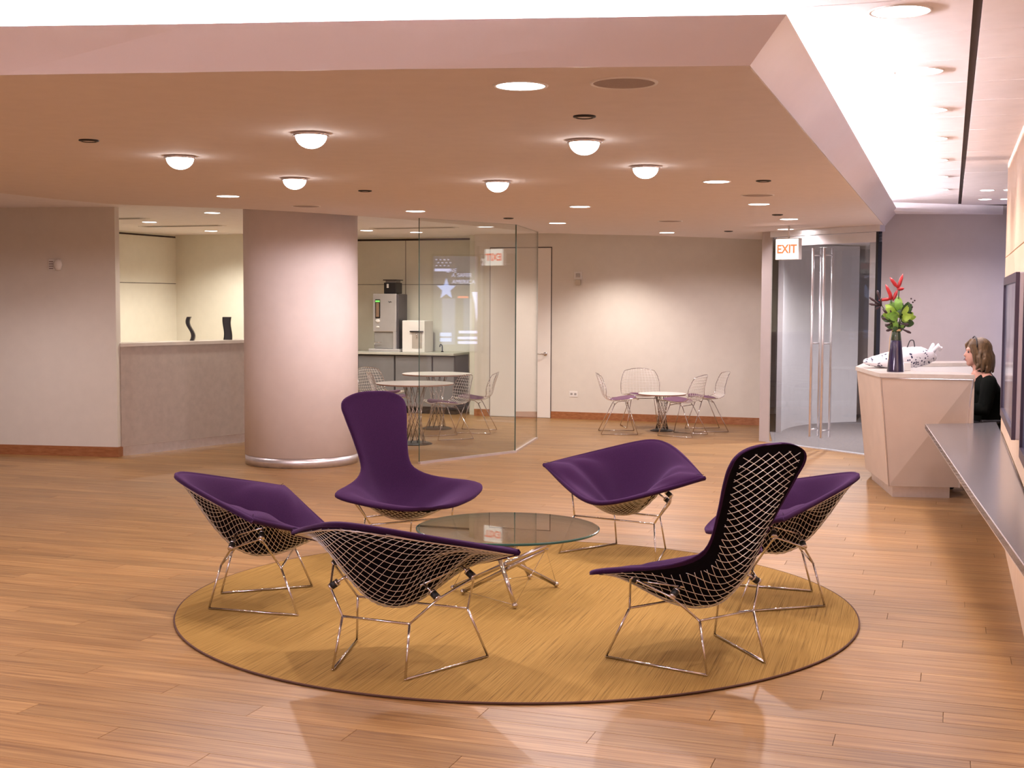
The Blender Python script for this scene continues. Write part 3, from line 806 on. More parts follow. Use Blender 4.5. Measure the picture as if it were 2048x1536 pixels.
def bird_wires():
    bm = bmesh.new(); Ls = 1.60
    # arc length table along the centre line
    tab = [0]; N_ = 200
    for i in range(N_): tab.append(tab[-1] + (bird(0, (i + 1) / N_) - bird(0, i / N_)).length)
    tot = tab[-1]
    def v_of(s):
        s = max(0, min(tot, s)); lo, hi = 0, N_
        while hi - lo > 1:
            mdl = (lo + hi) // 2
            if tab[mdl] <= s: lo = mdl
            else: hi = mdl
        return (lo + (s - tab[lo]) / max(tab[hi] - tab[lo], 1e-9)) / N_
    def width(v): return ex_(v)
    m_ = .58; sp = .0405
    for fam in (-1, 1):
        c = -.5
        while c < tot + .5:
            pts = []; 
            for k in range(110):
                X = -.52 + 1.04 * k / 109; s = c + fam * m_ * X
                ok = .03 < s < tot - .035
                if ok:
                    v = v_of(s); w = width(v); lim = max(0, 1 - .042 / max(ex_(v), .05)); ok = w > .03 and abs(X) < w * lim
                if ok:
                    P = bird(X / w, v); n = bnorm(X / w, v); pts.append(P - n * (.0035 + (.002 if fam > 0 else 0)))
                elif len(pts) > 2: tube(bm, pts, .0018, 4); pts = []
                else: pts = []
            if len(pts) > 2: tube(bm, pts, .0018, 4)
            c += sp
    return bm
def bird_chair(loc, rz, label):
    t = thing('high_back_lounge_chair', label, 'chair', loc, rz, 'purple lounge chairs around the glass table')
    base_parts(t)
    mounts(t, bird, bnorm, (.1, .97, .08, .65, False))
    obj('cushion', bird_cushion(), [PURPLE, BLACKB], t, True)
    obj('wire_shell', bird_wires(), WIRE, t, True)
    return t
bc = bird_chair((.869, 5.92, RUGZ), hd(126), 'high-backed purple lounge chair in the right foreground, wire back towards the camera')
copy_tree(bc, None, 'high-backed purple lounge chair before the column, dark front turned to the camera', (-.715, 8.35, RUGZ), math.atan2(-.854, .52) - PI / 2)

# ================================================================= GLASS COFFEE TABLE
tb = thing('coffee_table', 'round glass coffee table on crossed chrome rods at the rug centre', 'table', (-.02, 7.16, RUGZ))
bm = bmesh.new(); lathe(bm, [(0, .377), (.505, .377), (.510, .380), (.510, .388), (.505, .391), (0, .391)], 96)
for f in bm.faces:
    c = f.calc_center_median()
    if math.hypot(c.x, c.y) > .5: f.material_index = 1
obj('glass_top', bm, [GL_TAB, GL_EDGE], tb)
def rod(name, a, b, r=.0125, feet=True):
    a = Vector(a) - Vector((-.02, 7.16, 0)); b = Vector(b) - Vector((-.02, 7.16, 0)); d = (b - a).normalized()
    bm = bmesh.new(); tube(bm, [a + d * .012, b - d * .008], r, 12); o = obj(name, bm, CHROME, tb, True)
    bm = bmesh.new(); ball(bm, a, .0165, 2); obj('ball_foot', bm, CHROME, o, True)
    bm = bmesh.new(); ball(bm, b, .014, 2); obj('rod_tip', bm, CHROME, o, True)
rod('support_rod', (.02, 6.87, .017), (-.075, 7.05, .27))
rod('support_rod', (.11, 7.62, .017), (-.07, 7.48, .362))
rod('support_rod', (.26, 7.40, .017), (-.19, 7.14, .30))
rod('support_rod', (-.33, 7.30, .017), (.20, 6.80, .362))
rod('support_rod', (-.27, 7.20, .017), (.185, 6.86, .325))
bm = bmesh.new()
c0 = Vector((-.02, 7.16, 0))
for a, b in (((.26, 7.40, .02), (.185, 6.86, .325)), ((.11, 7.62, .02), (.26, 7.40, .02)), ((-.33, 7.30, .02), (.11, 7.62, .02)), ((-.33, 7.30, .02), (-.19, 7.14, .30)), ((.02, 6.87, .02), (-.27, 7.20, .02)), ((.185, 6.86, .325), (.02, 6.87, .02))):
    tube(bm, [Vector(a) - c0, Vector(b) - c0], .0014, 5)
obj('tension_cables', bm, CHROME, tb, True)
bm = bmesh.new(); ball(bm, (-.0, -.03, .19), .022, 2); obj('hub', bm, CHROME, tb, True)
for q in ((-.05, .32, .364), (.22, -.36, .364), (-.30, -.12, .364)):
    bm = bmesh.new(); lathe(bm, [(0, 0), (.022, 0), (.022, .012), (0, .012)], 16, q); obj('glass_pad', bm, CHROME, tb, True)
bm = bmesh.new(); tube(bm, [Vector((-.19, 7.14, .30)) - c0, (-.30, -.12, .366)], .005, 8); obj('stay', bm, CHROME, tb, True)

# ================================================================= CAFE FURNITURE
def cafe_table(loc, D, Ht, label, grp=None):
    t = thing('cafe_table', label, 'table', loc, 0, grp)
    bm = bmesh.new(); R_ = D / 2; lathe(bm, [(0, Ht - .02), (R_ - .012, Ht - .02), (R_, Ht - .006), (R_, Ht - .002), (R_ - .004, Ht), (0, Ht)], 64)
    for f in bm.faces:
        c = f.calc_center_median()
        if math.hypot(c.x, c.y) > R_ - .012 and c.z < Ht - .003: f.material_index = 1
    obj('tabletop', bm, [WHITEP, mat('tabletop_edge', (.45, .28, .22), .5)], t)
    bm = bmesh.new(); rb = .16 if D > .7 else .11
    lathe(bm, [(0, 0), (rb + .04, 0), (rb + .04, .008), (rb, .022), (0, .026)], 40); obj('base_disc', bm, BLACKM, t)
    bm = bmesh.new()
    for k in range(10):
        a = 2 * PI * k / 10
        for tw in (1.9, -1.9):
            tube(bm, [(rb * .75 * math.cos(a), rb * .75 * math.sin(a), .02), (rb * .85 * math.cos(a + tw), rb * .85 * math.sin(a + tw), Ht - .03)], .0035, 5)
    obj('wire_pedestal', bm, CHROME, t, True)
    bm = bmesh.new(); lathe(bm, [(0, Ht - .032), (rb * .95, Ht - .032), (rb * .95, Ht - .021), (0, Ht - .021)], 32); obj('top_plate', bm, BLACKM, t)
    return t
cafe_table((-1.123, 15.03, 0), .90, .71, 'round white cafe table nearer the column, beside the glass edge', 'tall round cafe tables')
cafe_table((-.978, 16.85, 0), .90, .72, 'round white cafe table farther back in front of the kitchen counter', 'tall round cafe tables')
cafe_table((1.936, 16.70, 0), .62, .485, 'low small round white table on a wire pedestal by the back wall')

# wire side chair: surface A(u,v)  v 0 = front seat edge, 1 = top of back
SV = [0, .12, .35, .50, .60, .75, 1]
SY = [.235, .20, .03, -.12, -.195, -.235, -.295]
SZ = [.425, .437, .415, .415, .47, .585, .765]
SW = [.215, .235, .265, .265, .262, .262, .205]
def sidesurf(u, v):
    y, z, w = crom(SV, SY, v), crom(SV, SZ, v), crom(SV, SW, v)
    b = sst((v - .5) / .25)
    return Vector((w * u, y + .055 * u * u * b, z + .022 * u * u * (1 - b) - (.03 * u * u if v > .9 else 0) * (v - .9) * 10))
def side_chair(loc, rz, label, grp):
    t = thing('wire_side_chair', label, 'chair', loc, rz, grp)
    bm = bmesh.new()
    for i in range(1, 12):
        u = -1 + i / 6; tube(bm, [sidesurf(u, v / 22) for v in range(23)], .0023, 4)
    for i in range(1, 20):
        v = i / 20; tube(bm, [sidesurf(-1 + k / 6, v) for k in range(13)], .0023, 4)
    sh = obj('wire_shell', bm, WIRE, t, True)
    bm = bmesh.new(); loop = [sidesurf(-1, v / 16) for v in range(17)] + [sidesurf(-1 + k / 6, 1) for k in range(1, 13)] + [sidesurf(1, 1 - v / 16) for v in range(1, 17)] + [sidesurf(1 - k / 6, 0) for k in range(1, 12)]
    tube(bm, loop, .005, 6, True); obj('wire_rim', bm, CHROME, sh, True)
    bm = bmesh.new(); N_ = 14; top, bot = [], []
    for i in range(N_ + 1):
        rt, rb = [], []
        for k in range(N_ + 1):
            a, b = -1 + 2 * i / N_, -1 + 2 * k / N_; x, y = disc(a, b)
            v = .27 + .235 * y; P = sidesurf(x * .88, v); ed = 1 - (x * x + y * y) ** 4
            rt.append(bm.verts.new(P + Vector((0, 0, .006 + .024 * math.sqrt(max(0, ed)))))); rb.append(bm.verts.new(P + Vector((0, 0, .004))))
        top.append(rt); bot.append(rb)
    for i in range(N_):
        for k in range(N_):
            bm.faces.new((top[i][k], top[i + 1][k], top[i + 1][k + 1], top[i][k + 1])); bm.faces.new((bot[i][k + 1], bot[i + 1][k + 1], bot[i + 1][k], bot[i][k]))
    ring = lambda g: [g[i][0] for i in range(N_)] + [g[N_][k] for k in range(N_)] + [g[i][N_] for i in range(N_, 0, -1)] + [g[0][k] for k in range(N_, 0, -1)]
    A_, B_ = ring(top), ring(bot)
    for k in range(len(A_)): bm.faces.new((A_[k], A_[(k + 1) % len(A_)], B_[(k + 1) % len(A_)], B_[k]))
    obj('seat_pad', bm, SEATP, t, True)
    for s in (-1, 1):
        a, b, c, d = (.255 * s, -.235, .006), (.165 * s, -.06, .375), (.175 * s, .10, .385), (.255 * s, .225, .006)
        bm = bmesh.new(); tube(bm, [a, b], .0052, 6); obj('leg', bm, CHROME, t, True)
        bm = bmesh.new(); tube(bm, [d, c], .0052, 6); obj('leg', bm, CHROME, t, True)
        bm = bmesh.new(); tube(bm, [a, d], .0055, 6); obj('runner', bm, CHROME, t, True)
        bm = bmesh.new(); tube(bm, [b, (.19 * s, -.02, .41), (.19 * s, .09, .42), c], .0052, 6); obj('seat_support', bm, CHROME, t, True)
    for y, z, x in ((-.06, .375, .165), (.10, .385, .175)):
        bm = bmesh.new(); tube(bm, [(-x, y, z), (x, y, z)], .0052, 6); obj('crossbar', bm, CHROME, t, True)
    return t
SEATP = mat('mauve_seat_pad', (.16, .07, .13), .8, var=.1, scale=100)
GL_ = 'wire chairs around the low table'
sc = side_chair((1.35, 16.42, 0), hd(0), 'wire side chair left of the low table, facing right', GL_)
copy_tree(sc, None, 'wire side chair behind the low table, back against the wall', (1.74, 17.24, 0), hd(-84))
copy_tree(sc, None, 'wire side chair in front of the low table, its back to the camera', (2.13, 16.15, 0), hd(150))
copy_tree(sc, None, 'wire side chair right of the low table, nearest the door post', (2.52, 16.80, 0), hd(184))
GC = 'wire chairs around the tall cafe tables'
for (x, y, a, lb) in ((-1.68, 14.66, 12, 'wire side chair left of the nearer cafe table, half hidden by the high-backed chair'),
                      (-1.55, 16.42, 5, 'wire side chair left of the farther cafe table, mauve pad showing beside the column'),
                      (-.78, 15.70, 205, 'wire side chair right of the nearer cafe table, seen through the glass'),
                      (-.46, 16.48, 172, 'wire side chair rightmost at the farther cafe table, overlapping the cabinet end'),
                      (-1.75, 17.38, -35, 'wire side chair farthest back, between the column and the cabinets')):
    c = copy_tree(sc, None, lb, (x, y, 0), hd(a)); c['group'] = GC

# ================================================================= KITCHEN
cd = kd; cnv = Vector((cd.y, -cd.x))       # towards the camera
cb0 = on_kb(-2.75) + cnv * .004
def CP(a, b): v = cb0 + cd * a + cnv * b; return (v.x, v.y)
counter_len = 2.22
def cbox(name, a0, a1, b0, b1, z0, z1, m_, par=None):
    bm = bmesh.new(); prism(bm, [CP(a0, b0), CP(a1, b0), CP(a1, b1), CP(a0, b1)], z0, z1)
    bmesh.ops.bevel(bm, geom=bm.edges[:], offset=.003, segments=1, affect='EDGES')
    return obj(name, bm, m_, par)
wt = cbox('countertop', .12, counter_len, 0, .64, .865, .90, COUNTER); tag(wt, 'long grey-green kitchen worktop carrying the coffee machine', 'countertop')
k = .12
for lb, w in (('column-side end', .55), ('middle', .60), ('middle right', .60), ('glass-side end', .35)):
    u = thing('base_cabinet', 'dark grey kitchen base cabinet, %s of the row under the worktop' % lb, 'cabinet', (0, 0, 0), 0, 'grey base cabinets')
    cbox('cabinet_body', k + .002, k + w - .002, .02, .58, .10, .862, CABBODY, u)
    cbox('cabinet_door', k + .012, k + w - .012, .582, .602, .11, .845, GREYCAB, u)
    cbox('toe_kick', k + .002, k + w - .002, .10, .53, 0, .098, BLACKP, u)
    k += w
def local_frame(t, x, off, z):  # thing placed on the counter, local x along the wall, local y towards the wall
    p = on_kb(x) + cnv * off; t.location = (p.x, p.y, z); t.rotation_euler = (0, 0, math.atan2(cd.y, cd.x))
cmn = thing('coffee_machine', 'silver bean-to-cup coffee machine with a black hopper on the worktop', 'coffee machine')
local_frame(cmn, -1.72, .32, .90)
obj('drip_tray', rbox((-.26, -.24, 0), (.24, .16, .045), .008), SILVER, cmn)
bm = rbox((-.20, -.17, .045), (.20, .16, .86), .015)
obj('housing', bm, mat('machine_dark_side', (.10, .09, .10), .45, .3), cmn)
obj('front_panel', rbox((-.205, -.20, .30), (.17, -.165, .865), .012), SILVER, cmn)
obj('side_trim', rbox((.12, -.20, .045), (.17, -.165, .30), .006), SILVER, cmn)
obj('brew_recess', rbox((-.19, -.176, .05), (.12, -.168, .30), .003), mat('brew_recess_grey', (.30, .29, .28), .5), cmn)
dsp = obj('display', rbox((-.165, -.208, .50), (-.085, -.199, .78), .004), BLACKP, cmn)
obj('display_light', rbox((-.160, -.211, .74), (-.090, -.207, .765), .001), emit('green_display', (.25, .9, .15), 1.2), dsp)
obj('menu_strip', rbox((-.150, -.211, .52), (-.100, -.207, .73), .001), mat('menu_brown', (.28, .18, .12), .5), dsp)
bm = bmesh.new(); ball(bm, (-.125, -.205, .46), .035, 2, (1.1, .3, .8)); obj('button', bm, WHITEP, cmn, True)
bm = bmesh.new(); ball(bm, (-.125, -.205, .37), .026, 2, (1.1, .3, .6)); obj('button', bm, WHITEP, cmn, True)
bm = bmesh.new(); tube(bm, bend([(-.17, -.20, .10), (-.17, -.22, .14), (-.06, -.22, .14)], .02), .008, 8); obj('spout', bm, CHROME, cmn, True)
bm = bmesh.new(); tube(bm, [(.05, -.2065, .755), (.065, -.2065, .735), (.08, -.2065, .75), (.10, -.2065, .74)], .005, 5); obj('badge', bm, BLACKP, cmn)
hop = obj('bean_hopper', rbox((-.05, -.15, .865), (.15, .08, 1.03), .012), BLACKP, cmn)
obj('hopper_lid', rbox((-.06, -.16, 1.06), (.16, .09, 1.075), .005), BLACKP, hop)
obj('hopper_neck', rbox((-.03, -.13, 1.03), (.13, .06, 1.06), .004), mat('smoked_plastic', (.30, .27, .26), .2), hop)
obj('bean_scoop', rbox((.0, -.158, .95), (.03, -.148, 1.01), .003), OFFWP, hop)
wd = thing('water_dispenser', 'white boxy water dispenser right of the coffee machine, behind the glass edge', 'water dispenser'); local_frame(wd, -1.30, .33, .90)
obj('housing', rbox((-.18, -.18, 0), (.18, .16, .47), .012), OFFWP, wd)
obj('control_bar', rbox((-.05, -.205, .30), (.16, -.178, .318), .003), BLACKP, wd)
obj('tap_recess', rbox((-.02, -.186, .06), (.14, -.178, .29), .003), mat('tap_recess', (.42, .38, .34), .5), wd)
bm = bmesh.new(); tube(bm, [(.06, -.20, .28), (.06, -.20, .23)], .010, 10); obj('tap', bm, CHROME, wd, True)
fa = thing('tap_faucet', 'thin curved tap on the worktop seen through the glass', 'tap'); local_frame(fa, -.98, .2, .90)
bm = bmesh.new(); tube(bm, bend([(0, 0, 0), (0, 0, .10), (0, -.08, .12), (0, -.10, .08)], .03), .007, 8); obj('spout', bm, BLACKM, fa, True)
bm = bmesh.new(); lathe(bm, [(0, 0), (.02, 0), (.018, .012), (0, .014)], 16); obj('base_ring', bm, BLACKM, fa)

# wavy black vases on the half wall cap
def wavy(name, label, base, w, d, h, amp, rz):
    bm = bmesh.new(); n = 22; rings = []
    for i in range(n + 1):
        z = h * i / n; o = amp * math.sin(2.0 * PI * i / n * .85 + .5) - amp * .4
        ww = w * (1 - .12 * math.sin(PI * i / n))
        rings.append([bm.verts.new((o + sx * ww / 2 * c1, sy * d / 2 * c2, z)) for sx, sy, c1, c2 in ((-1, -1, .7, 1), (1, -1, .7, 1), (1, -1, 1, .7), (1, 1, 1, .7), (1, 1, .7, 1), (-1, 1, .7, 1), (-1, 1, 1, .7), (-1, -1, 1, .7))])
    for a, b in zip(rings, rings[1:]):
        for k in range(8): bm.faces.new((a[k], a[(k + 1) % 8], b[(k + 1) % 8], b[k]))
    bm.faces.new(rings[0][::-1]); bm.faces.new(rings[-1])
    o = obj(name, bm, BLACKP, None, False, (base[0], base[1], 1.196)); o.rotation_euler = (0, 0, rz); tag(o, label, 'vase', 'wavy black vases on the half wall')
pv = H0 + hdv * 1.16 + hn * .21; wavy('wavy_vase', 'slim black S-shaped vase on the half wall cap', (pv.x, pv.y), .045, .10, .27, .030, .1)
pv = H0 + hdv * 1.66 + hn * .16; wavy('wavy_vase', 'wider black wavy vase on the half wall cap, nearer the column', (pv.x, pv.y), .10, .045, .265, .008, .1)

# ================================================================= WALL DEVICES
def wall_device(label, p, nrm, z, kind):
    t = thing({'strobe': 'fire_alarm_strobe', 'outlet': 'power_outlet', 'thermo': 'fire_alarm_strobe'}[kind], label, 'outlet' if kind == 'outlet' else 'fire alarm', (p[0], p[1], z), math.atan2(nrm.y, nrm.x) + PI / 2)
    if kind == 'outlet':
        obj('cover_plate', rbox((-.058, -.006, -.04), (.058, 0, .04), .002), WHITEP, t)
        for s in (-1, 1): obj('socket', rbox((s * .028 - .016, -.008, -.014), (s * .028 + .016, -.005, .014), .001), mat('socket_grey', (.35, .33, .32), .5), t)
    elif kind == 'strobe':
        obj('back_plate', rbox((-.085, -.02, -.06), (.055, 0, .06), .006), OFFWP, t)
        bm = bmesh.new(); ball(bm, (.03, -.03, .0), .055, 2, (.9, .55, 1.15)); obj('lens', bm, WHITEP, t, True)
        bm = bmesh.new()
        for k in range(4): box(bm, (-.075, -.023, -.045 + .024 * k), (-.03, -.019, -.035 + .024 * k))
        obj('horn_slots', bm, mat('horn_slot', (.25, .19, .17), .7), t)
    else:
        obj('back_plate', rbox((-.07, -.02, -.01), (.05, 0, .10), .006), OFFWP, t)
        obj('lens', rbox((-.035, -.045, .02), (.02, -.018, .075), .006), mat('strobe_lens', (.45, .42, .40), .3), t)
        obj('sounder', rbox((-.04, -.05, -.09), (.03, -.0, -.012), .01), mat('sounder_grey', (.55, .48, .38), .5), t)
def wp(x): tt = (x - FW0.x) / fd.x; return FW0 + fd * tt
wall_device('small alarm strobe high on the back wall just right of the white door', wp(.934), pd, 1.98, 'thermo')
wall_device('white double power outlet low on the back wall beside the white door', wp(.871), pd, .355, 'outlet')
lp = Vector(LW[0]) + ld * ((-4.80 - LW[0][0]) / ld.x)
wall_device('white alarm strobe high on the plain left wall', lp, -ln, 2.02, 'strobe')

# ================================================================= EXIT SIGN
ez = thing('exit_sign', 'lit white box EXIT sign hanging in front of the glass doors', 'sign', (2.99, 14.15, 2.235), math.atan2(-.66, -.75) + PI / 2)
obj('sign_box', rbox((-.155, -.028, -.115), (.155, .028, .115), .006), OFFWP, ez)
obj('lit_face', rbox((-.147, -.031, -.107), (.147, -.027, .107), .001), emit('exit_face', (1, .95, .88), 3.2), ez)
RED = emit('exit_letter_red', (1.0, .10, .04), 3.0)
text('lettering', 'EXIT', .128, RED, ez, Matrix.Translation((0, -.0335, -.004)) @ Matrix.Rotation(PI / 2, 4, 'X'), .0012, 'CENTER', .0045)
bm = bmesh.new(); tube(bm, [(0, 0, .115), (0, 0, .252)], .012, 10); obj('hanging_stem', bm, OFFWP, ez, True)

# ================================================================= RECEPTION DESK
dk = thing('reception_desk', 'pale maple reception desk with slanted panels and a stone top', 'desk')
T0, T1, T2 = Vector((3.764, 10.599)), Vector((3.068, 10.802)), Vector((3.169, 11.932))      # top outline: front right, corner, left rear
T3, T4 = Vector((3.55, 12.95)), Vector((4.70, 13.25))
B0, B1, B2 = Vector((3.79, 10.93)), Vector((3.211, 11.00)), Vector((3.333, 12.17))
def panel(name, a, b, c, d, zt, zb, th, m_, par):
    bm = bmesh.new(); tv = [(a, zt), (b, zt), (c, zb), (d, zb)]
    f3 = (Vector((b.x - a.x, b.y - a.y, 0))).cross(Vector((d.x - a.x, d.y - a.y, zb - zt))).normalized() * th
    vs = [bm.verts.new((p.x, p.y, z)) for p, z in tv]; ws = [bm.verts.new((p.x + f3.x, p.y + f3.y, z + f3.z)) for p, z in tv]
    bm.faces.new(vs); bm.faces.new(ws[::-1])
    for k in range(4): bm.faces.new((vs[k], vs[(k + 1) % 4], ws[(k + 1) % 4], ws[k]))
    return obj(name, bm, m_, par)
panel('front_panel', T0, T1, B1, B0, 1.035, .10, -.03, DESKP, dk)
panel('side_panel', T1, T2, B2, B1, 1.035, .10, -.03, DESKP, dk)
B3, B4 = Vector((3.66, 13.0)), Vector((4.70, 13.32))
panel('side_panel', T2, T3, B3, B2, 1.035, .10, -.03, DESKP, dk)
panel('rear_panel', T3, T4, B4, B3, 1.035, .10, -.03, DESKP, dk)
bm = bmesh.new(); tube(bm, [(T1.x - .001, T1.y - .003, 1.03), (B1.x - .001, B1.y - .003, .10)], .007, 6); obj('corner_trim', bm, ALU, dk)
bm = bmesh.new(); tube(bm, [(T0.x, T0.y - .002, 1.03), (B0.x, B0.y - .002, .10)], .007, 6); obj('corner_trim', bm, ALU, dk)
bm = bmesh.new(); tube(bm, [(T1.x, T1.y - .004, 1.032), (T0.x, T0.y - .004, 1.032)], .006, 6); obj('edge_trim', bm, ALU, dk)
# top: band round the outside
def inset(p, q, w): d = (q - p).normalized(); return Vector((-d.y, d.x)) * w
I1 = Vector((3.47, 11.12)); I0 = Vector((3.80, 11.03)); I2 = Vector((3.55, 11.85)); I3 = Vector((3.83, 12.62)); I4 = Vector((4.78, 12.88))
bm = bmesh.new(); prism(bm, [tuple(v) for v in (T0 + Vector((.012, -.012)), T1 + Vector((-.012, -.012)), T2 + Vector((-.014, 0)), T3 + Vector((-.01, .01)), T4, I4, I3, I2, I1, I0)], 1.038, 1.072)
o = obj('stone_top', bm, DESKTOP, dk)
bm = bmesh.new()
for p, q in ((I0, I1), (I1, I2), (I2, I3), (I3, I4)): fwall(bm, p, q, .02, .72, 1.036)
obj('inner_lining', bm, OFFWP, dk)
bm = bmesh.new(); prism(bm, [tuple(v) for v in (Vector((3.80, 11.06)), Vector((3.50, 11.15)), Vector((3.57, 11.84)), Vector((3.85, 12.58)), Vector((4.78, 12.84)), Vector((4.70, 12.3)), Vector((4.02, 12.12)), Vector((3.95, 11.75)))], .70, .725); obj('work_surface', bm, WHITEP, dk)
bm = bmesh.new(); cs = [B0, B1, B2, B3, B4]
ins = [Vector((-.06, .06)), Vector((.05, .05)), Vector((.06, 0)), Vector((.05, -.02)), Vector((0, -.05))]
for k in range(4): fwall(bm, (cs[k + 1] + ins[k + 1]), (cs[k] + ins[k]), .02, 0, .10)
obj('steel_plinth', bm, BRUSH, dk)
bm = bmesh.new(); prism(bm, [(3.770, 10.62), (3.785, 10.62), (3.83, 11.03), (3.80, 11.03)], .55, 1.036); obj('end_panel', bm, DESKP, dk)

# things on the desk
vs_ = thing('flower_vase', 'tall tapering vase with violet filling tied with raffia, on the desk corner', 'vase', (3.262, 11.05, 1.073))
bm = bmesh.new(); lathe(bm, [(.071, .002), (.060, .12), (.045, .28), (.036, .345), (.040, .37), (.056, .425)], 28); obj('glass_body', bm, glass('vase_glass', (.72, .76, .74), .08), vs_, True)
bm = bmesh.new(); lathe(bm, [(0, 0), (.070, .0), (.060, .10), (.053, .18), (.044, .265), (0, .265)], 28)
vm = mat('violet_filling', (.035, .018, .10), .3, var=.2); obj('violet_filling', bm, vm, vs_, True)
bm = bmesh.new(); lathe(bm, [(0, .266), (.040, .267), (.034, .335), (0, .335)], 20); obj('stem_bundle', bm, mat('stems_dark_green', (.06, .09, .05), .6, var=.3, scale=60, stretch=(1, 1, .1)), vs_, True)
bm = bmesh.new()
for dz in (0, .006, .012): tube(bm, [(.041 * math.cos(a), .041 * math.sin(a), .352 + dz + .004 * math.sin(a)) for a in [k * PI / 10 for k in range(20)]], .003, 5, True)
tube(bm, [(-.04, -.012, .35), (-.062, -.03, .29), (-.066, -.03, .18), (-.070, -.03, .10)], .0025, 5)
obj('raffia_tie', bm, mat('raffia', (.62, .42, .20), .8), vs_, True)
VX, VY, VZ = 3.262, 11.05, 1.073
LEAFG = mat('leaf_green', (.16, .33, .05), .5, var=.3, scale=25); LEAFD = mat('leaf_dark', (.03, .075, .02), .5, var=.3, scale=25); REDF = mat('flower_red', (.42, .02, .025), .4, var=.2, scale=40); DARKB = mat('dark_bud', (.035, .015, .02), .5, var=.2)
LIME = mat('leaf_lime', (.32, .50, .07), .5, var=.2, scale=25)
def leaf(bm, base, tip, w, mi=0, side=None):
    base, tip = Vector(base), Vector(tip); d = tip - base; sd = (side or d.cross(Vector((0, 1, .2)))).normalized(); up = d.cross(sd).normalized()
    n = 7; L, R, C_ = [], [], []
    for i in range(n + 1):
        t = i / n; ww = w * math.sin(PI * min(1, t * .93 + .04)) ** .7; c = base + d * t + up * (.15 * d.length * math.sin(PI * t))
        C_.append(bm.verts.new(c)); L.append(bm.verts.new(c + sd * ww + up * ww * .35)); R.append(bm.verts.new(c - sd * ww + up * ww * .35))
    for i in range(n):
        bm.faces.new((L[i], C_[i], C_[i + 1], L[i + 1])).material_index = mi; bm.faces.new((C_[i], R[i], R[i + 1], C_[i + 1])).material_index = mi
def stem(name, label, pts, group=None):
    t = thing(name, label, 'flower', (VX, VY, VZ + .33), 0, group)
    bm = bmesh.new(); tube(bm, pts, .0045, 6); obj('stem', bm, LEAFD, t, True); return t
# red claw flowers
for lb, pts, cl in (('red claw-shaped flower standing highest in the desk vase', [(0, 0, 0), (.01, 0, .2), (.015, 0, .36)], [((.005, 0, .37), (.045, 0, .50)), ((.005, 0, .38), (-.065, 0, .47)), ((.0, 0, .37), (.06, 0, .375)), ((.0, 0, .36), (-.035, 0, .27))]),
                    ('red claw-shaped flower leaning left in the desk vase', [(0, 0, 0), (-.03, .02, .18), (-.05, .01, .29)], [((-.04, 0, .29), (-.10, 0, .41)), ((-.045, 0, .29), (-.155, 0, .275)), ((-.045, 0, .28), (-.07, 0, .36))])):
    t = stem('red_flower', lb, pts, 'red flowers in the desk vase')
    for a, b in cl:
        bm = bmesh.new(); a, b = Vector(a), Vector(b); tube(bm, [a, a.lerp(b, .35), a.lerp(b, .75), b], [.007, .016, .013, .002], 8); obj('bract', bm, REDF, t, True)
for lb, base, cl in (('dark branching bud spray at the far left of the bouquet', [(0, 0, 0), (-.08, .02, .17), (-.13, 0, .235)], [((-.13, 0, .23), (-.235, 0, .30)), ((-.13, 0, .23), (-.235, 0, .245)), ((-.13, 0, .23), (-.17, 0, .36)), ((-.13, 0, .23), (-.14, 0, .30)), ((-.12, 0, .2), (-.08, 0, .19)), ((-.13, 0, .23), (-.18, 0, .20))]),
                     ('dark branching bud spray low in the bouquet above the vase neck', [(0, 0, 0), (-.04, -.03, .10), (-.06, -.04, .15)], [((-.06, -.04, .13), (-.13, -.05, .20)), ((-.05, -.04, .10), (-.14, -.05, .13)), ((-.05, -.04, .08), (-.11, -.05, .06)), ((-.05, -.04, .12), (-.07, -.05, .21)), ((-.03, -.04, .03), (-.10, -.05, .02)), ((.02, -.04, .04), (.11, -.05, .0)), ((.02, -.04, .08), (.09, -.05, .07))])):
    t = stem('bud_spray', lb, base, 'dark bud sprays in the desk vase')
    for a, b in cl:
        bm = bmesh.new(); a, b = Vector(a), Vector(b); tube(bm, [a, a.lerp(b, .4), a.lerp(b, .8), b], [.004, .007, .012, .006], 7); obj('bud', bm, DARKB, t, True)
t = stem('leaf_spray', 'bright green leafy spray filling the right of the bouquet', [(0, 0, 0), (.03, 0, .12), (.05, .01, .22)], None)
for k in range(48):
    a = random.uniform(-.25, PI + .1); rr = random.uniform(.07, .165); c = Vector((.02, random.uniform(-.05, .05), .10 + random.uniform(0, .06)))
    tip = c + Vector((math.cos(a) * rr, random.uniform(-.06, .06), math.sin(a) * rr * 1.0 + .0))
    bm = bmesh.new(); leaf(bm, c + (tip - c) * .25, tip, random.uniform(.022, .042)); obj('leaf', bm, random.choice([LEAFG, LIME, LIME, LEAFG, LEAFD]), t, True)
t = stem('leaf_spray', 'dark green filler leaves just above the vase neck', [(0, 0, 0), (-.01, 0, .06), (-.01, 0, .12)], None)
for k in range(16):
    a = random.uniform(-.3, PI + .3); rr = random.uniform(.04, .10); c = Vector((-.005, random.uniform(-.04, .02), .02))
    tip = c + Vector((math.cos(a) * rr, random.uniform(-.05, .03), abs(math.sin(a)) * rr + .02)); bm = bmesh.new(); leaf(bm, c, tip, random.uniform(.014, .024)); obj('leaf', bm, LEAFD if k % 3 else LEAFG, t, True)
t = stem('berry_sprig', 'yellow-green sprig with dark berries at the upper right of the bouquet', [(0, 0, 0), (.05, -.02, .15), (.10, -.03, .25)], None)
for x, z in ((.105, .29), (.12, .26), (.115, .22), (.135, .275), (.09, .25)):
    bm = bmesh.new(); ball(bm, (x, -.05, z), .0085, 1); obj('berry', bm, DARKB, t, True)

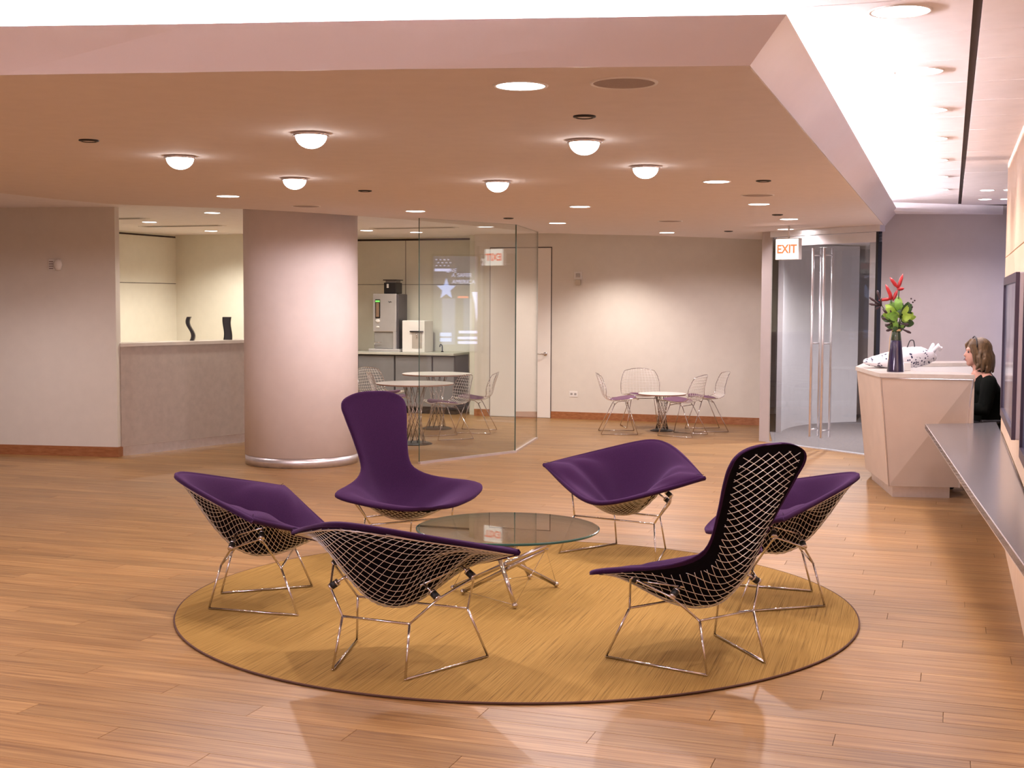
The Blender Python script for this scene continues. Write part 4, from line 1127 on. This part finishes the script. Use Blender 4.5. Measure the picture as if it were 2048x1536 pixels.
# patterned bag
bm = bmesh.new(); bmesh.ops.create_icosphere(bm, subdivisions=5, radius=1)
for v in bm.verts:
    p = v.co.copy(); x = p.x
    e = (abs(p.y) ** 2.6 + abs(p.z) ** 2.6) ** (1 / 2.6); k_ = math.hypot(p.y, p.z) / max(e, 1e-6)
    th = .055 + .045 * sst((x + 1) / 1.6)
    q = Vector((x * .345, p.y * .12 * k_, p.z * th * k_ + th * .98))
    q.z += .012 * noise.noise(Vector((p.x * 3, p.y * 3, p.z * 3))) + .008 * noise.noise(Vector((p.x * 8, p.y * 8, 1)))
    q.z = max(q.z, 0.001)
    v.co = q
bagm = mat('white_bag_with_dark_sprigs', (.86, .84, .88), .45, var=.02)
nt = bagm.node_tree; b_ = nt.nodes['Principled BSDF']; tc = nt.nodes.new('ShaderNodeTexCoord')
vo = nt.nodes.new('ShaderNodeTexVoronoi'); vo.inputs['Scale'].default_value = 42; nt.links.new(tc.outputs['Object'], vo.inputs['Vector'])
nz = nt.nodes.new('ShaderNodeTexNoise'); nz.inputs['Scale'].default_value = 9; nz.inputs['Detail'].default_value = 0; nt.links.new(tc.outputs['Object'], nz.inputs['Vector'])
lt = nt.nodes.new('ShaderNodeMath'); lt.operation = 'LESS_THAN'; lt.inputs[1].default_value = .36; nt.links.new(vo.outputs['Distance'], lt.inputs[0])
gt = nt.nodes.new('ShaderNodeMath'); gt.operation = 'GREATER_THAN'; gt.inputs[1].default_value = .56; nt.links.new(nz.outputs['Fac'], gt.inputs[0])
mu = nt.nodes.new('ShaderNodeMath'); mu.operation = 'MULTIPLY'; nt.links.new(lt.outputs[0], mu.inputs[0]); nt.links.new(gt.outputs[0], mu.inputs[1])
mxc = nt.nodes.new('ShaderNodeMix'); mxc.data_type = 'RGBA'; mxc.inputs['A'].default_value = (.84, .82, .86, 1); mxc.inputs['B'].default_value = (.05, .05, .11, 1)
nt.links.new(mu.outputs[0], mxc.inputs['Factor']); nt.links.new(mxc.outputs['Result'], b_.inputs['Base Color'])
bg = thing('tote_bag', 'white bag with dark sprig pattern lying on the desk behind the vase', 'bag', (3.50, 11.72, 1.073), math.radians(8))
obj('bag_body', bm, bagm, bg, True)
bm = bmesh.new(); tube(bm, bend([(.06, 0, .17), (.09, 0, .25), (.13, .01, .25), (.145, .01, .17)], .03, 5), .005, 6); obj('strap', bm, BLACKP, bg, True)
bm = bmesh.new()
for s in (-1, 1):
    pts = [(.30, s * .03, .15), (.335, s * .05, .20), (.355, s * .05, .17), (.375, s * .04, .185)]; tube(bm, pts, [.02, .024, .020, .012], 8)
obj('tied_corner', bm, bagm, bg, True)
cup = obj('small_holder', rbox((-.03, -.02, 0), (.03, .02, .07), .004), OFFWP, None, False, (3.41, 11.22, 1.073)); tag(cup, 'small pale card holder on the desk right of the vase', 'card holder')

# ================================================================= RIGHT WALL SHELF AND SCREENS
bm = bmesh.new(); sh_pts = [(3.343, 10.477), (2.344, 6.541), (1.901, 4.767), (1.52, 3.25)]
last = dn(WN, 3.25 / .948 + .2)
poly = sh_pts + [dn(WN - .001, 3.9), dn(WN - .001, 10.56), (4.0, 10.70), (3.76, 10.57)]
prism(bm, poly, .645, .68)
shf = obj('wall_shelf', bm, SHELF); tag(shf, 'long grey shelf along the maple wall below the screens', 'shelf')
bm = bmesh.new()
for a, b in zip(sh_pts, sh_pts[1:]):
    a, b = Vector(a), Vector(b); d = (b - a).normalized(); fwall(bm, a, b, .006 if True else 0, .640, .6815)
obj('metal_edge', bm, ALU, shf)
bm = bmesh.new()
for s in (4.6, 6.6, 8.6, 10.2):
    x, y = dn(WN - .001, s); x2, y2 = dn(WN - .06 - .03 * (s - 4), s); tube(bm, [(x, y, .52), (x2, y2, .63)], .012, 6); tube(bm, [(x, y, .635), (x2, y2, .635)], .012, 6)
obj('bracket', bm, BLACKM, shf)

def picture_mat():
    m = bpy.data.materials.new('tv_picture'); m.use_nodes = True; nt = m.node_tree; b = nt.nodes['Principled BSDF']
    tc = nt.nodes.new('ShaderNodeTexCoord'); nz = nt.nodes.new('ShaderNodeTexNoise'); nz.inputs['Scale'].default_value = 2.5; nt.links.new(tc.outputs['Object'], nz.inputs['Vector'])
    rp = nt.nodes.new('ShaderNodeValToRGB'); e = rp.color_ramp.elements; e[0].position = .35; e[0].color = (.02, .03, .12, 1); e[1].position = .65; e[1].color = (.40, .38, .48, 1)
    nt.links.new(nz.outputs['Fac'], rp.inputs[0]); nt.links.new(rp.outputs[0], b.inputs['Emission Color']); b.inputs['Emission Strength'].default_value = .25
    b.inputs['Base Color'].default_value = (.03, .03, .04, 1); b.inputs['Roughness'].default_value = .12; return m
PIC = picture_mat()
def tv(s0, s1, label):
    t = thing('wall_screen', label, 'television', (*dn(WN, (s0 + s1) / 2), 1.40), RZ, 'flat screens on the maple wall')
    h = (s1 - s0) / 2
    obj('casing', rbox((-.075, -h, -.405), (-.004, h, .405), .006), TVSIDE, t)
    f = bmesh.new(); w = .045
    for lo, hi in (((-.092, -h, -.405), (-.074, h, -.405 + w)), ((-.092, -h, .405 - w), (-.074, h, .405)), ((-.092, -h, -.36), (-.074, -h + w, .36)), ((-.092, h - w, -.36), (-.074, h, .36))): box(f, lo, hi)
    obj('bezel', f, TVFRAME, t)
    bm = bmesh.new(); box(bm, (-.080, -h + w, -.36), (-.075, h - w, .36)); obj('display_panel', bm, PIC, t)
    return t
tv(6.70, 8.22, 'flat screen on the maple wall farther along, above the shelf')
tv(4.45, 5.97, 'flat screen on the maple wall nearest the camera, cut by the picture edge')

# portrait information screen on the reception end wall (seen mirrored in the glass partition)
ps = thing('portrait_screen', 'tall bright news screen on the end wall of reception, mirrored in the glass partition', 'television', (5.745, 13.74, 1.62), -PI / 2)
# local x = world -y ; local y = world +x
obj('casing', rbox((-.40, -.06, -.75), (.40, -.001, .75), .006), TVFRAME, ps)
EB = emit('screen_blue_dim', (.26, .28, .48), .9); EW = emit('screen_white', (.60, .64, 1.0), 5.0); EL = emit('screen_light_blue', (.40, .52, .95), 5.0); ER = emit('screen_red', (1.0, .25, .15), 4.0); EG = emit('screen_gold', (.9, .65, .35), 2.0)
face = obj('picture', rbox((-.375, -.064, -.72), (.375, -.060, .72), .001), EB, ps)
def flat(name, pts, m_, y=-.066):
    bm = bmesh.new(); a = [bm.verts.new((p[0], y, p[1])) for p in pts]; b = [bm.verts.new((p[0], y + .0015, p[1])) for p in pts]
    bm.faces.new(a); bm.faces.new(b[::-1]); n = len(a)
    for k in range(n): bm.faces.new((a[k], a[(k + 1) % n], b[(k + 1) % n], b[k]))
    return obj(name, bm, m_, face)
# mirrored drawing: picture-left is local -x seen in the glass -> world +y? (reflection swaps), so the picture's left edge lies at local +x
def X(u): return .355 - u * .71
bm = bmesh.new()
for j in range(3):
    for i in range(4): ball(bm, (X(.04 + .085 * i + (.04 if j % 2 else 0)), -.067, .665 - .045 * j), .011, 1, (1, .3, 1))
obj('flag_stars', bm, EW, face)
flat('title_bar', [(X(.0), .53), (X(.34), .53), (X(.34), .49), (X(0), .49)], EW)
flat('star', [(X(.25 + .21 * math.cos(PI / 2 + k * PI / 5) * (1 if k % 2 == 0 else .42)), .22 + .17 * math.sin(PI / 2 + k * PI / 5) * (1 if k % 2 == 0 else .42)) for k in range(10)], EL)
flat('light_column', [(X(.16), .08), (X(.44), .08), (X(.44), -.62), (X(.16), -.62)], emit('screen_column', (.36, .44, .85), 1.6), -.0655)
flat('light_column', [(X(.62), .08), (X(.80), .08), (X(.80), -.62), (X(.62), -.62)], emit('screen_column_b', (.36, .44, .85), 1.3), -.0655)
flat('shirt_front', [(X(.80), .18), (X(.98), .18), (X(.93), .0), (X(.90), -.28), (X(.86), .0)], EW)
MR = Matrix.Rotation(PI / 2, 4, 'X'); FL = Matrix.Diagonal((-1, 1, 1, 1))
def stext(s, u, z, size, m_): return text('screen_text', s, size, m_, face, Matrix.Translation((X(u), -.0665, z)) @ MR @ FL, .0005)
stext('LIVE', .36, .50, .085, EW); stext('A SAFER', .58, .43, .085, EW); stext('AMERICA', .62, .33, .085, EW)
flat('red_caption', [(X(.50), .115), (X(.72), .115), (X(.72), .085), (X(.50), .085)], ER)
for z, u0_, u1_ in ((-.41, .52, 1.0), (-.50, .50, 1.0), (-.57, .50, 1.0)): flat('caption_bar', [(X(u0_), z), (X(u1_), z), (X(u1_), z - .04), (X(u0_), z - .04)], EW)
for z in (-.44, -.52): flat('caption_bar', [(X(.12), z), (X(.36), z), (X(.36), z - .055), (X(.12), z - .055)], EL)

# ================================================================= RECEPTIONIST
def remeshed(name, build, voxel, m_, parent, smooth_it=4):
    bm = bmesh.new(); build(bm); me = bpy.data.meshes.new(name + '_src'); bm.to_mesh(me); bm.free()
    o = bpy.data.objects.new(name + '_src', me); COL.objects.link(o)
    md = o.modifiers.new('r', 'REMESH'); md.mode = 'VOXEL'; md.voxel_size = voxel
    sm = o.modifiers.new('s', 'SMOOTH'); sm.iterations = smooth_it; sm.factor = .5
    dg = bpy.context.evaluated_depsgraph_get(); dg.update(); ev = o.evaluated_get(dg)
    nm = bpy.data.meshes.new_from_object(ev); bpy.data.objects.remove(o); bpy.data.meshes.remove(me)
    nm.materials.clear(); nm.materials.append(m_)
    for p in nm.polygons: p.use_smooth = True
    r = bpy.data.objects.new(name, nm); COL.objects.link(r); r.parent = parent; nm.name = name
    return r
def limb(bm, pts, rs): 
    P = []; R_ = []
    for (a, ra), (b, rb) in zip(list(zip(pts, rs)), list(zip(pts, rs))[1:]):
        for k in range(4): t = k / 4; P.append(Vector(a).lerp(Vector(b), t)); R_.append(ra * (1 - t) + rb * t)
    P.append(Vector(pts[-1])); R_.append(rs[-1]); tube(bm, P, R_, 14)
    ball(bm, P[0], R_[0] * .98, 2); ball(bm, P[-1], R_[-1] * .98, 2)
# local frame: +x forward (she faces left in the picture), z up from the floor
per = thing('person', 'woman with wavy light brown hair in a black jacket, sitting behind the reception desk', 'person', (4.18, 11.50, 0), math.radians(176))
SKIN = mat('skin', (.52, .27, .20), .55, var=.06); HAIR = mat('hair_brown_blond', (.115, .064, .027), .55, var=.55, scale=60, stretch=(1, 1, .18)); JACK = mat('black_jacket', (.005, .006, .005), .9, var=.2, spec=.1); TROU = mat('dark_trousers', (.02, .02, .025), .85)
HC = Vector((.07, 0, 1.215))      # head centre
def body(bm):
    ball(bm, HC + Vector((-.012, 0, .022)), .094, 3, (1.0, .80, 1.08))
    ball(bm, HC + Vector((.030, 0, -.030)), .062, 3, (1.0, .88, 1.25))
    ball(bm, HC + Vector((.058, 0, -.092)), .027, 3, (1.0, 1.0, .8))                        # chin
    tube(bm, [HC + Vector((.080, 0, .022)), HC + Vector((.101, 0, -.018)), HC + Vector((.090, 0, -.030))], [.008, .013, .009], 8)   # nose
    ball(bm, HC + Vector((.086, 0, -.052)), .014, 2, (.7, 1.5, .5)); ball(bm, HC + Vector((.084, 0, -.064)), .014, 2, (.7, 1.3, .5))   # lips
    ball(bm, HC + Vector((.076, 0, .036)), .020, 2, (.6, 2.4, .5))                           # brow
    for s in (-1, 1): ball(bm, HC + Vector((-.005, s * .078, -.005)), .022, 2, (.7, .35, 1.2))  # ears
    limb(bm, [HC + Vector((-.01, 0, -.06)), (.035, 0, 1.04)], [.050, .056])
    limb(bm, [(.02, 0, 1.00), (-.01, 0, .85), (-.02, 0, .66), (-.02, 0, .52)], [.10, .125, .12, .145])
    for s in (-1, 1):
        limb(bm, [(.0, s * .07, .99), (.0, s * .165, .97)], [.062, .055])
        limb(bm, [(.0, s * .175, .96), (.05, s * .21, .72), (.27, s * .17, .765), (.33, s * .165, .765)], [.050, .042, .026, .022])
        limb(bm, [(-.02, s * .09, .52), (.40, s * .10, .52), (.38, s * .10, .11)], [.088, .060, .040])
        limb(bm, [(.36, s * .10, .05), (.50, s * .10, .035)], [.035, .028])
        # palm, fingers, thumb
        limb(bm, [(.35, s * .165, .764), (.405, s * .163, .757)], [.022, .026]); 
        for j in range(4):
            y = s * (.145 + .014 * j); L = (.065, .078, .074, .058)[j]
            limb(bm, [(.415, y, .757), (.415 + L * .5, y, .760), (.415 + L, y, .742)], [.0085, .0078, .0065])
        limb(bm, [(.375, s * .142, .755), (.405, s * .122, .748), (.43, s * .118, .744)], [.010, .009, .0075])
remeshed('body', body, .0075, SKIN, per, 3)
def jacket(bm):
    limb(bm, [(.02, 0, 1.015), (-.012, 0, .86), (-.02, 0, .70), (-.02, 0, .52)], [.092, .150, .142, .165])
    ball(bm, (.0, 0, .97), .10, 3, (1.0, 1.9, .75))
    for s in (-1, 1): limb(bm, [(.0, s * .165, .965), (.05, s * .213, .72), (.28, s * .17, .768)], [.070, .058, .042])
    ball(bm, (.07, 0, .90), .085, 3, (.8, 1.6, .8))
remeshed('jacket', jacket, .012, JACK, per)
def trous(bm):
    for s in (-1, 1): limb(bm, [(-.03, s * .09, .53), (.40, s * .10, .53), (.385, s * .10, .16)], [.105, .075, .062])
remeshed('trousers', trous, .014, TROU, per)
def hair(bm):
    ball(bm, HC + Vector((-.030, 0, .036)), .108, 3, (1.0, .92, 1.0))
    ball(bm, HC + Vector((-.060, 0, -.05)), .095, 3, (.85, 1.12, 1.15))
    random.seed(3)
    for k in range(58):
        a = random.uniform(.32 * PI, 1.68 * PI); rx, ry = .098, .100
        P = []
        for i in range(7):
            t = i / 6; z = .095 - t * random.uniform(.225, .265) * 1.02
            g = (.50 + .50 * min(1, t * 2.2)) * (1.10 - .18 * max(0, t - .7))
            P.append(HC + Vector((-.028 - .018 * t + rx * g * math.cos(a + .20 * math.sin(t * 10 + k * 1.7)), ry * g * math.sin(a + .20 * math.sin(t * 10 + k * 1.7)), z)))
        tube(bm, P, [.014, .016, .016, .0155, .015, .013, .006], 7)
    for s in (-1, 1):
        for k in range(4): tube(bm, [HC + Vector((.035 - .015 * k, s * .03, .125)), HC + Vector((.070 - .02 * k, s * .07, .075)), HC + Vector((.048 - .02 * k, s * .088, .0)), HC + Vector((.035 - .02 * k, s * .085, -.07)), HC + Vector((.01 - .02 * k, s * .085, -.125))], [.012, .016, .016, .014, .007], 7)
remeshed('hair', hair, .006, HAIR, per, 1)
for s in (-1, 1):
    bm = bmesh.new(); ball(bm, HC + Vector((.078, s * .030, .012)), .011, 2, (.6, 1.2, .8)); obj('eye', bm, BLACKP, per, True)
bm = bmesh.new(); ball(bm, HC + Vector((.0935, 0, -.058)), .012, 2, (.4, 1.6, .55)); obj('lips', bm, mat('lips', (.30, .06, .06), .4), per, True)
bm = bmesh.new(); tube(bm, [HC + Vector((.02, -.085, -.01)), HC + Vector((.07, -.075, -.045)), HC + Vector((.098, -.035, -.058))], .0028, 6); obj('headset_microphone', bm, BLACKP, per, True)
bm = bmesh.new(); tube(bm, [HC + Vector((.02, .09 * math.sin(a), .05 + .10 * math.cos(a))) for a in [-1.5 + k * .3 for k in range(11)]], .006, 6); obj('headband', bm, BLACKP, per, True)
oc = thing('office_chair', 'black office chair under the receptionist', 'chair', (4.20, 11.50, 0), math.radians(176))
obj('seat', rbox((-.24, -.24, .36), (.24, .24, .43), .03, 3), BLACKP, oc, True)
bm = rbox((-.27, -.22, .50), (-.215, .22, .96), .025, 3); obj('backrest', bm, BLACKP, oc, True)
bm = bmesh.new(); tube(bm, [(-.24, 0, .38), (-.26, 0, .55)], .02, 8); obj('back_bar', bm, BLACKM, oc)
for s in (-1, 1):
    bm = bmesh.new(); tube(bm, bend([(-.05, s * .24, .40), (-.05, s * .30, .42), (-.05, s * .30, .62)], .03), .014, 8); ar = obj('armrest_post', bm, BLACKM, oc, True)
    obj('arm_pad', rbox((-.17, s * .30 - .03, .62), (.12, s * .30 + .03, .65), .012), BLACKP, ar, True)
bm = bmesh.new(); tube(bm, [(0, 0, .08), (0, 0, .36)], .028, 12); obj('gas_lift', bm, BLACKM, oc)
for k in range(5):
    a = 2 * PI * k / 5; c, s_ = math.cos(a), math.sin(a)
    bm = bmesh.new(); tube(bm, [(0, 0, .10), (.28 * c, .28 * s_, .065)], [.024, .014], 8); lg = obj('base_arm', bm, BLACKM, oc)
    bm = bmesh.new(); tube(bm, [(.28 * c - .012 * s_, .28 * s_ + .012 * c, .028), (.28 * c + .012 * s_, .28 * s_ - .012 * c, .028)], .027, 14); obj('castor', bm, BLACKP, lg)
